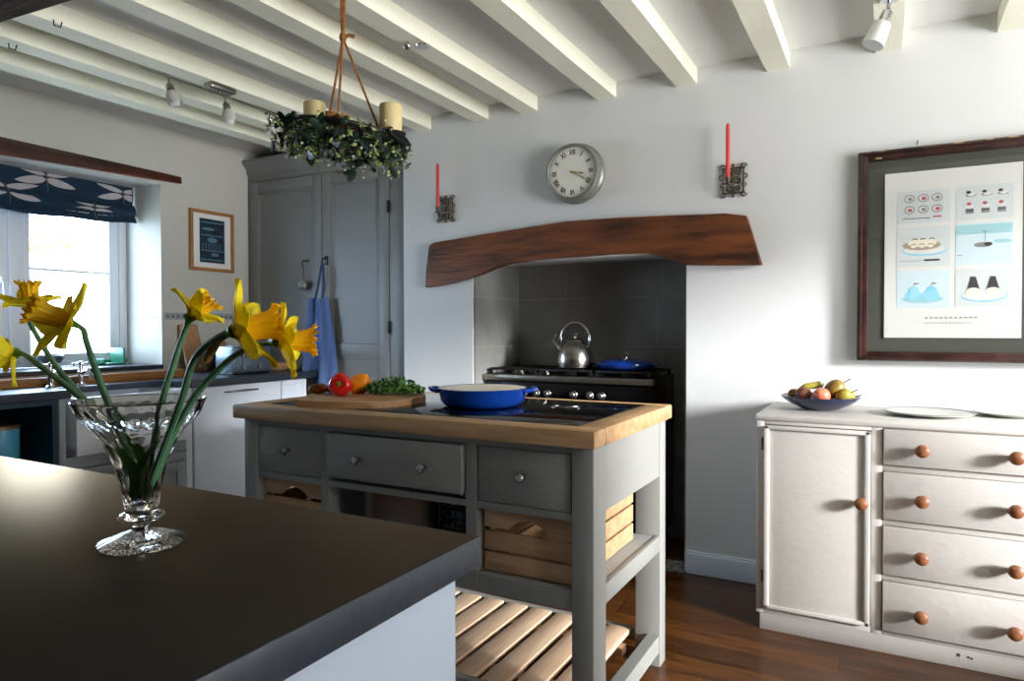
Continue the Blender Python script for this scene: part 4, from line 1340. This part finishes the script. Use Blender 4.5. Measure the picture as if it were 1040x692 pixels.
fruit('apple', 'pink apple at the front centre of the fruit bowl', .012, -.085, .062, .033, 'apple')
fruit('plum', 'dark reddish-brown fruit left of the pink apple', -.058, -.06, .062, .032, 'kiwi', stalk=False)
fruit('plum', 'orange-brown fruit at the left rim of the bowl', -.098, -.01, .056, .026, 'bread', stalk=False)
fruit('pear', 'brown-green pear standing highest at the back of the fruit bowl', .052, .0, .084, .036, 'pear', rot=Matrix.Rotation(R(50), 3, 'Y'), squash=1.25)
fruit('pear', 'green pear with a stalk leaning on the right of the bowl', .088, -.03, .062, .026, 'banana', rot=Matrix.Rotation(R(60), 3, 'Y'), squash=1.25)
fruit('pear', 'small green pear at the right rim of the bowl', .105, .015, .055, .021, 'banana', rot=Matrix.Rotation(R(80), 3, 'Y'), squash=1.2)
b = B().tube(spline([(FXc - .075, FYc + .0, ZS + .075), (FXc - .05, FYc + .0, ZS + .092), (FXc - .015, FYc + .01, ZS + .098), (FXc + .005, FYc + .01, ZS + .105)]), [.008] + [.014] * 17 + [.004], 10)
o = obj('banana', b, 'banana'); tag(o, 'yellow fruit lying behind the brown fruits in the bowl', 'banana', 'fruit in the navy bowl')
t = thing('dinner_plate', 'pale plate with thin dark rim in the middle of the sideboard', 'plate', (.13, 3.07, ZS))
obj('body', B().lathe([(.08, 0), (.085, .003), (.10, .004), (.148, .013), (.150, .016), (.146, .016), (.10, .007), (.001, .006)], (.13, 3.07, ZS), 56), 'plate', t)
obj('rim', B().lathe([(.1475, .0145), (.1515, .0155), (.1505, .0178), (.1465, .0170)], (.13, 3.07, ZS), 56, close=True), 'plate_rim', t, 'thin dark rim')
t = thing('dinner_plate', 'second pale plate at the right edge of the photo on the sideboard', 'plate', (.47, 3.14, ZS))
obj('body', B().lathe([(.07, 0), (.075, .003), (.09, .004), (.12, .014), (.122, .017), (.118, .017), (.09, .007), (.001, .006)], (.40, 3.19, ZS), 48), 'plate', t)

# ================================================================== LARGE PICTURE
t = thing('large_picture', 'large dark framed print of six dessert drawings above the sideboard', 'picture', (.21, 3.32, 1.046))
ox0, ox1, oz0, oz1 = -.126, .552, 1.048, 1.935
ix0, ix1, iz0, iz1 = -.086, .512, 1.088, 1.893
pf = B()
for q in ((ox0, ix0, oz0, oz1), (ix1, ox1, oz0, oz1), (ix0, ix1, oz0, iz0), (ix0, ix1, iz1, oz1)):
    pf.box(q[0], q[1], 3.305, YF - .001, q[2], q[3], bev=.005)
for q in ((ox0 + .004, ox0 + .018, oz0 + .004, oz1 - .004), (ox1 - .018, ox1 - .004, oz0 + .004, oz1 - .004), (ox0 + .004, ox1 - .004, oz0 + .004, oz0 + .018), (ox0 + .004, ox1 - .004, oz1 - .018, oz1 - .004)):
    pf.box(q[0], q[1], 3.296, 3.31, q[2], q[3], bev=.004)
fo = obj('frame', pf, 'picframe', t)
chip = B()
for x, wdt in ((-.05, .025), (.22, .03), (.33, .02), (.40, .03)): chip.box(x, x + wdt, 3.2955, 3.298, oz1 - .008, oz1 - .003)
chip.box(-.06, -.035, 3.302, 3.3055, iz1 + .006, iz1 + .012)
obj('chipped_edge', chip, 'gilt', fo)
obj('mount', B().box(ix0 - .004, ix1 + .004, 3.322, 3.330, iz0 - .004, iz1 + .004), 'matdark', t)
pp = obj('paper', B().box(-.024, .448, 3.316, 3.3225, 1.146, 1.834), 'paper', t)
YP = 3.3155
panels = [(.022, .210, 1.620, 1.755, 'print_a'), (.229, .418, 1.620, 1.755, 'print_a'), (.022, .210, 1.440, 1.604, 'print_a'), (.229, .418, 1.440, 1.604, 'print_b'), (.022, .210, 1.272, 1.424, 'print_b'), (.229, .418, 1.272, 1.424, 'print_a')]
for x0, x1, z0_, z1_, m_ in panels:
    obj('drawing_panel', B().box(x0, x1, 3.3152, 3.3165, z0_, z1_), m_, pp)


def disc(b, x, z, rx, rz, lvl=1):
    y = 3.3152 - .0004 * lvl
    n = 24
    vs = [b.bm.verts.new((x + rx * math.cos(2 * PI * k / n), y, z + rz * math.sin(2 * PI * k / n))) for k in range(n)]
    vs2 = [b.bm.verts.new((v.co.x, 3.3156, v.co.z)) for v in vs]
    b.bm.faces.new(vs)
    for k in range(n): b.bm.faces.new((vs[k], vs2[k], vs2[(k + 1) % n], vs[(k + 1) % n]))


def bar(b, x0, x1, z0_, z1_, lvl=1):
    b.box(x0, x1, 3.3152 - .0004 * lvl, 3.3156, z0_, z1_)


D = {k: B() for k in ('p_grey', 'p_dark', 'p_red', 'p_tan', 'p_cream', 'print_aqua', 'print_teal', 'paper')}
for i in range(3):
    for j in range(2):
        x, z = .066 + i * .049, 1.722 - j * .046
        disc(D['p_grey'], x, z, .0195, .0165, 1)
        disc(D['paper'], x, z, .0155, .012, 2)
        disc(D['p_red'] if (i + j) % 2 else D['p_grey'], x + .002, z - .001, .009, .007, 3)
bar(D['p_dark'], .04, .14, 1.638, 1.641); bar(D['p_red'], .15, .18, 1.640, 1.646)
for i in range(3):
    x = .275 + i * .053
    disc(D['p_grey'], x + .004, 1.718, .018, .006, 1); disc(D['paper'], x + .006, 1.721, .013, .007, 2); disc(D['p_dark'], x - .004, 1.730, .008, .006, 3)
    bar(D['p_grey'], x - .014, x + .014, 1.645, 1.665, 1); bar(D['p_dark'], x - .012, x + .012, 1.655, 1.660, 2)
    disc(D['paper'], x, 1.672, .013, .007, 2); disc(D['p_red'], x - .002, 1.684, .008, .006, 3)
disc(D['print_aqua'], .120, 1.506, .080, .022, 1); disc(D['paper'], .120, 1.509, .074, .018, 2)
disc(D['p_tan'], .110, 1.528, .068, .020, 3); disc(D['p_cream'], .112, 1.537, .052, .016, 4)
for i in range(3):
    for j in range(2): disc(D['p_dark'] if j else D['p_tan'], .082 + i * .030 + j * .004, 1.530 + j * .022, .010, .005, 5); disc(D['p_cream'], .082 + i * .030 + j * .004, 1.524 + j * .022, .010, .007, 6)
bar(D['p_dark'], .12, .175, 1.462, 1.470); bar(D['p_grey'], .03, .12, 1.464, 1.466)
bar(D['print_teal'], .231, .416, 1.562, 1.600)
disc(D['p_grey'], .32, 1.518, .030, .010, 1); disc(D['p_dark'], .338, 1.520, .014, .008, 2); disc(D['print_teal'], .385, 1.530, .032, .008, 1)
bar(D['p_grey'], .32, .336, 1.570, 1.573, 2); bar(D['p_grey'], .327, .3285, 1.53, 1.57, 2); bar(D['p_grey'], .235, .25, 1.478, 1.481)
for x in (.082, .145):
    disc(D['print_aqua'], x, 1.322, .030, .021, 2); disc(D['print_aqua'], x + .002, 1.342, .018, .017, 3)
    bar(D['p_grey'], x + .001, x + .003, 1.355, 1.372, 2); disc(D['p_grey'], x + .010, 1.370, .010, .003, 3)
disc(D['print_teal'], .115, 1.306, .074, .016, 1)
disc(D['print_aqua'], .325, 1.316, .078, .026, 1); disc(D['paper'], .325, 1.318, .073, .022, 2)
for x in (.290, .355):
    disc(D['p_cream'], x, 1.330, .026, .018, 4)
    pl = [(x - .022, 1.338), (x + .022, 1.338), (x + .012, 1.375), (x + .008, 1.392), (x - .008, 1.392), (x - .012, 1.375)]
    D['p_dark'].prism(pl, 'y', 3.3138, 3.3156)
for k in range(11): bar(D['p_grey'], .125 + k * .017, .125 + k * .017 + .009, 1.226, 1.231)
for k in range(14): bar(D['p_grey'], .125 + k * .012, .125 + k * .012 + .006, 1.206, 1.209)
for k, b in D.items():
    obj('drawing', b, k, pp, smooth=False)
obj('pane', B().box(ix0 - .003, ix1 + .003, 3.308, 3.310, iz0 - .003, iz1 + .003), 'pane', t)
obj('hanging_nail', B().tube([(.093, 3.338, 1.950), (.093, 3.330, 1.955), (.094, 3.328, 1.965)], .0025, 6), 'p_dark', t)

# ================================================================== CLOCK
CX, CZ = -1.437, 1.990
t = thing('wall_clock', 'round grey metal wall clock with Roman numerals above the fireplace beam', 'clock', (CX, 3.30, CZ))
RX = Matrix.Rotation(R(90), 3, 'X')
DR = .128
case = [(.001, 0), (.148, 0), (.156, .012), (.156, .030), (.146, .040), (.146, .078), (.142, .086), (.134, .088), (.130, .082), (.129, .070), (.001, .070)]
obj('case', B().lathe(case, (CX, YF, CZ), 72, rot=RX), 'zinc', t)
obj('dial', B().lathe([(.001, .0702), (DR, .0702), (DR, .0720), (.001, .0720)], (CX, YF, CZ), 64, rot=RX), 'dial', t)
nm = B()
YN = YF - .0725
for k, s in enumerate(('XII', 'I', 'II', 'III', 'IIII', 'V', 'VI', 'VII', 'VIII', 'IX', 'X', 'XI')):
    a = R(90 - 30 * k)
    cu = bpy.data.curves.new('numeral', 'FONT')
    cu.body = s; cu.size = .036; cu.align_x = 'CENTER'; cu.align_y = 'CENTER'; cu.offset = .0006; cu.extrude = .0006
    to = bpy.data.objects.new('numeral', cu)
    COL.objects.link(to)
    bpy.context.view_layer.update()
    me = bpy.data.meshes.new_from_object(to.evaluated_get(bpy.context.evaluated_depsgraph_get()))
    bpy.data.objects.remove(to); bpy.data.curves.remove(cu)
    rot = Matrix.Rotation(a - R(90), 4, 'Z')
    sc_ = Matrix.Diagonal((.82, 1, 1, 1))
    me.transform(Matrix.Translation((CX + .100 * math.cos(a), YN, CZ + .100 * math.sin(a))) @ Matrix.Rotation(R(90), 4, 'X') @ rot @ sc_)
    nm.bm.from_mesh(me)
obj('numerals', nm, 'ink', t, smooth=False)
tk = B()
for k in range(60):
    a = 2 * PI * k / 60
    tk.box(-.0006, .0006, -.0005, .0005, .118, .124 if k % 5 else .126)
    vs = tk.bm.verts[-8:] if False else None
tk.bm.free()
tk = B()
for k in range(60):
    m4 = Matrix.Translation((CX, YN, CZ)) @ Matrix.Rotation(2 * PI * k / 60, 4, 'Y')
    r = bmesh.ops.create_cube(tk.bm, size=1, matrix=m4 @ Matrix.Translation((0, 0, .1215)) @ Matrix.Diagonal((.0012, .0008, .005, 1)))
obj('minute_track', tk, 'ink', t, smooth=False)


def hand(ang, L, wd, y, name):
    pl = [(-wd, -L * .15), (wd, -L * .15), (wd * .8, L * .55), (wd * 1.8, L * .70), (0, L), (-wd * 1.8, L * .70), (-wd * .8, L * .55)]
    b = B().prism(pl, 'y', -.0007, .0007)
    b.bm.transform(Matrix.Translation((CX, y, CZ)) @ Matrix.Rotation(R(ang), 4, 'Y'))
    obj(name, b, 'brass', t, 'gold clock hand')


hand(100, .070, .0032, YN - .002, 'hour_hand')
hand(120, .095, .0022, YN - .004, 'minute_hand')
obj('hub', B().cyl((CX, YN + .001, CZ), (CX, YN - .007, CZ), .006), 'brass', t)


# ================================================================== SCONCES WITH RED CANDLES
def sconce(cx, cz, label, clabel):
    t = thing('candle_sconce', label, 'candle holder', (cx, 3.30, cz - .068), 'ornate iron sconces on the chimney breast')
    y = YF - .010
    fr = B()
    hw, hh = .046, .058
    fr.tube([(cx - hw, y, cz - hh), (cx - hw, y, cz + hh)], .0042).tube([(cx + hw, y, cz - hh), (cx + hw, y, cz + hh)], .0042)

    def scroll(x, z, r, a0, turns, sgn):
        pts = []
        for k in range(18):
            q = k / 17
            a = a0 + sgn * turns * 2 * PI * q
            rr = r * (1 - .72 * q)
            pts.append((x + rr * math.cos(a), y, z + rr * math.sin(a)))
        return pts
    for sx in (-1, 1):
        for sz in (-1, 1):
            fr.tube(scroll(cx + sx * hw, cz + sz * (hh + .004), .016, (PI if sx < 0 else 0), 1.1, sx * sz), .0036, 6)
            fr.tube(scroll(cx + sx * .020, cz + sz * .040, .018, PI / 2 * sz, 1.2, -sx), .0036, 6)
            fr.tube(scroll(cx + sx * (hw + .006), cz + sz * .020, .013, -PI / 2 * sz, 1.0, sx), .0032, 6)
        fr.tube(scroll(cx + sx * .022, cz, .02, PI / 2, 1.1, sx), .0036, 6)
    fr.tube([(cx, y, cz - hh - .012), (cx, y, cz + hh + .010)], .004)
    fr.ball((cx, y, cz + hh + .014), .007, 12).ball((cx, y, cz - hh - .014), .007, 12)
    for s in (-1, 1): fr.tube([(cx - hw, y, cz + s * hh), (cx + hw, y, cz + s * hh)], .0035)
    fr.tube([(cx, YF, cz + .03), (cx, y, cz + .03)], .004)
    fr.tube([(cx, YF, cz - .03), (cx, y, cz - .03)], .004)
    obj('scrollwork', fr, 'iron', t)
    kx, ky = cx - .012, 3.268
    obj('arm', B().tube([(cx, y, cz - .035), (cx - .004, y - .03, cz - .05), (kx, ky, cz - .045), (kx, ky, cz - .030)], .004), 'iron', t)
    obj('candle_cup', B().lathe([(.004, -.032), (.019, -.028), (.021, -.024), (.008, -.022), (.0125, -.012), (.0135, .004), (.012, .004), (.0105, -.018), (.001, -.018)], (kx, ky, cz), 24), 'iron', t)
    c = thing('taper_candle', clabel, 'candle', (kx, ky, cz - .018), 'red taper candles')
    obj('wax', B().lathe([(.0098, -.0175), (.0095, .20), (.0088, .243), (.006, .249), (.001, .250)], (kx, ky, cz), 20), 'candle_red', c)
    obj('wick', B().cyl((kx, ky, cz + .249), (kx, ky, cz + .256), .001, n=6), 'wick', c)


sconce(-2.262, 1.880, 'ornate iron candle sconce on the wall left of the clock', 'coral red taper candle in the sconce left of the clock')
sconce(-.648, 1.876, 'ornate iron candle sconce on the wall right of the clock', 'coral red taper candle in the sconce right of the clock')

# ================================================================== HANGING CANDLE RING
HX, HY, HZ = -1.702, 1.862, 1.885
ax = Vector((math.cos(YAW), math.sin(YAW), -.13)); ay = Vector((-math.sin(YAW), math.cos(YAW), .05))


def HR(a, b_, z=0):
    return Vector((HX, HY, HZ)) + ax * a + ay * b_ + Vector((0, 0, z))


t = thing('hanging_candle_ring', 'rope-hung iron ring dressed with green foliage below the joists', 'chandelier', (HX, HY, HZ))
RR = .185
ring = B()
pts = [HR(RR * math.cos(2 * PI * k / 40), RR * math.sin(2 * PI * k / 40)) for k in range(41)]
ring.tube(pts, .008, 8)
pts = [HR((RR - .03) * math.cos(2 * PI * k / 40), (RR - .03) * math.sin(2 * PI * k / 40), -.005) for k in range(41)]
ring.tube(pts, .005, 8)
CAND = [(-.130, .11), (.170, .0), (-.02, -.15)]
for (a, b_) in CAND[:2]:
    c = HR(a, b_, .012)
    ring.lathe([(.001, -.006), (.046, -.006), (.054, .004), (.050, .004), (.044, 0), (.001, 0)], c, 28)
ring.lathe([(.001, -.003), (.04, -.003), (.048, .006), (.044, .006), (.038, 0), (.001, 0)], HR(.075, .10, .03), 24, rot=Matrix.Rotation(R(50), 3, 'Y'))
ring.lathe([(.001, -.003), (.04, -.003), (.048, .006), (.044, .006), (.038, 0), (.001, 0)], HR(.205, -.05, -.005), 24, rot=Matrix.Rotation(R(50), 3, 'Y'))
for k in range(7):
    ring.box(*sum(([c - .016, c + .016] for c in HR(-.06 + .02 * k, -.03 + .006 * k, .0)), []), bev=.004)
obj('ring', ring, 'black_iron', t)
knot = Vector((HX + .004, HY, 2.215))
rp = B()
rp.tube([(HX, HY, ZJ), (HX + .001, HY, 2.29), knot], .0062, 8)
rp.tube([(HX + .007, HY + .004, ZJ), (HX + .008, HY + .003, 2.29), knot], .0055, 8)
for e in (HR(-.085, .10, .0), HR(-.01, -.03, .02), HR(.135, .03, .0)):
    rp.tube([knot, (knot + e) / 2, e], .0042, 8)
obj('rope', rp, 'rope', t)
kn = B().ball(knot, (.013, .013, .020), 14)
kn.tube([knot, knot + Vector((.02, .012, .008)), knot + Vector((.034, .018, .002))], [.007, .006, .008], 8)
obj('knot', kn, 'rope', t)
obj('wooden_peg', B().cyl(HR(-.035, -.02, .015), HR(-.035, -.02, .058), .018, .021).cyl(HR(.010, -.035, .012), HR(.010, -.035, .05), .020, .023), 'rope', t, 'two short orange-brown wooden pegs')
gd, gl, gb = B(), B(), B()
for i in range(330):
    a = random.uniform(0, 2 * PI)
    rr = RR + max(-.07, min(.05, random.gauss(-.012, .034)))
    p = HR(rr * math.cos(a), rr * math.sin(a), min(.0, random.gauss(-.042, .026)))
    q = Matrix.Rotation(random.uniform(0, 2 * PI), 3, Vector((random.uniform(-1, 1), random.uniform(-1, 1), random.uniform(-.6, 1))).normalized())
    s = random.uniform(.7, 1.3)
    gd.leaf(p, (.022 * s, .012 * s, .0016), q)
for i in range(560):
    a = random.uniform(0, 2 * PI)
    rr = RR + max(-.07, min(.055, random.gauss(-.005, .034)))
    p = HR(rr * math.cos(a), rr * math.sin(a), random.gauss(-.055, .032))
    q = Matrix.Rotation(random.uniform(0, 2 * PI), 3, Vector((random.uniform(-1, 1), random.uniform(-1, 1), random.uniform(-.6, 1))).normalized())
    gl.leaf(p, (.010, .005, .0014), q)
for i in range(120):
    a = random.uniform(0, 2 * PI)
    rr = RR + max(-.07, min(.055, random.gauss(-.005, .034)))
    gb.ball(HR(rr * math.cos(a), rr * math.sin(a), random.gauss(-.06, .03)), .0045, 8)
tw = B()
for i in range(60):
    a = random.uniform(0, 2 * PI)
    p = HR(RR * math.cos(a), RR * math.sin(a), 0)
    e = HR((RR + random.uniform(-.05, .07)) * math.cos(a + .3), (RR + random.uniform(-.05, .07)) * math.sin(a + .3), random.uniform(-.11, .0))
    tw.tube([p, (p + e) / 2 + Vector((0, 0, -.012)), e], .0015, 5)
for k, (dz, dr_) in enumerate(((.035, -.265), (-.01, -.275), (.015, -.25))):
    e = HR(dr_, .02, dz)
    tw.tube([HR(-.17, .02, 0), e], .0015, 5)
    for j in range(9):
        p = HR(-.19, .02, 0).lerp(e, j / 8) + Vector((random.uniform(-.012, .012), random.uniform(-.012, .012), random.uniform(-.014, .014)))
        gl.leaf(p, (.010, .006, .0014), Matrix.Rotation(random.uniform(0, 3), 3, 'X'))
obj('dark_leaves', gd, 'leaf_d', t, 'dark green oval leaves')['kind'] = 'stuff'
obj('pale_sprigs', gl, 'leaf_l', t, 'pale green small-leaved sprigs')['kind'] = 'stuff'
obj('berries', gb, 'berry', t, 'tiny whitish berries')['kind'] = 'stuff'
obj('twigs', tw, 'leaf_d', t)['kind'] = 'stuff'
for (a, b_), lab in zip(CAND[:2], ('left cream pillar candle on the hanging ring', 'right cream pillar candle on the hanging ring')):
    c = HR(a, b_, .0125)
    k = thing('pillar_candle', lab, 'candle', c, 'cream pillar candles')
    obj('wax', B().lathe([(.039, 0), (.040, .003), (.040, .097), (.038, .103), (.033, .104), (.028, .098), (.001, .096)], c, 36), 'candle_cream', k)
    obj('wick', B().cyl(c + Vector((0, 0, .096)), c + Vector((0, 0, .108)), .0014, n=6), 'wick', k)

# ================================================================== CEILING SPOTLIGHTS
BXX, BZ = -2.835, 2.318
t = thing('ceiling_spotlight_bar', 'steel spotlight bar with three frosted shades under the left joists', 'ceiling light', (BXX, 2.22, ZJ))
obj('base_plate', B().box(BXX - .03, BXX + .03, 2.185, 2.325, 2.332, ZJ, bev=.004), 'steel', t)
obj('bar', B().tube([(BXX, 1.86, BZ), (BXX, 2.64, BZ)], .0055).cyl((BXX, 2.25, BZ), (BXX, 2.25, 2.335), .008), 'steel', t)
for (y, tx, ty) in ((1.985, 14, -10), (2.285, 12, -6), (2.555, 40, 20)):
    q = Matrix.Rotation(R(tx), 3, 'X') @ Matrix.Rotation(R(ty), 3, 'Y') @ Matrix.Rotation(PI, 3, 'X')
    p0 = Vector((BXX, y, BZ - .035))
    st_ = obj('stem', B().cyl((BXX, y, BZ), p0, .004).ball(p0, .009, 12), 'steel', t)
    obj('socket', B().lathe([(.001, 0), (.014, 0), (.017, .008), (.018, .03), (.001, .03)], p0, 20, rot=q), 'steel', t)
    sh = obj('lamp_shade', B().lathe([(.017, .028), (.026, .040), (.032, .060), (.030, .085), (.026, .085), (.028, .06), (.022, .042), (.012, .032)], p0, 28, rot=q), 'frost', t, 'frosted glass shade')
    obj('bulb', B().ball(p0 + q @ Vector((0, 0, .078)), .024, 16), 'white_pl', t)
t = thing('ceiling_spotlight', 'white cylinder spotlight with chrome joint under the joist at top right', 'ceiling light', (-.012, 2.80, ZJ))
obj('mount', B().cyl((-.012, 2.80, ZJ), (-.012, 2.80, ZJ - .012), .03).cyl((-.012, 2.80, ZJ - .012), (-.016, 2.80, ZJ - .055), .006), 'chrome', t)
q = Vector((-.30, -.12, -.75)).normalized()
p0 = Vector((-.016, 2.80, ZJ - .050))
obj('joint', B().cyl(p0, p0 + q * .045, .017, .02).ball(p0, .013, 14), 'chrome', t)
obj('lamp_shade', B().cyl(p0 + q * .045, p0 + q * .125, .030, .037, 28), 'white_pl', t)
t = thing('recessed_spotlight', 'tiny chrome spotlight on the joist beside the hanging ring rope', 'ceiling light', (-1.715, 2.31, ZJ))
obj('bezel', B().lathe([(.001, -.006), (.026, -.006), (.03, 0), (.001, 0)], (-1.70, 2.34, ZJ), 24), 'chrome', t)
obj('lamp_shade', B().ball((-1.735, 2.28, ZJ - .016), (.018, .018, .016), 16).cyl((-1.735, 2.28, ZJ), (-1.735, 2.28, ZJ - .016), .010), 'chrome', t)
for (x, y, lab) in ((-2.775, 1.47, 'small black staple hook on the joist at the top left'), (-3.16, 1.50, 'small black staple hook at the left edge of the photo')):
    o = obj('ceiling_hook', B().tube([(x, y, ZJ), (x, y, ZJ - .02), (x + .012, y + .018, ZJ - .024), (x + .014, y + .022, ZJ - .004)], .0026, 6), 'black_iron')
    tag(o, lab, 'hook', 'joist hooks')
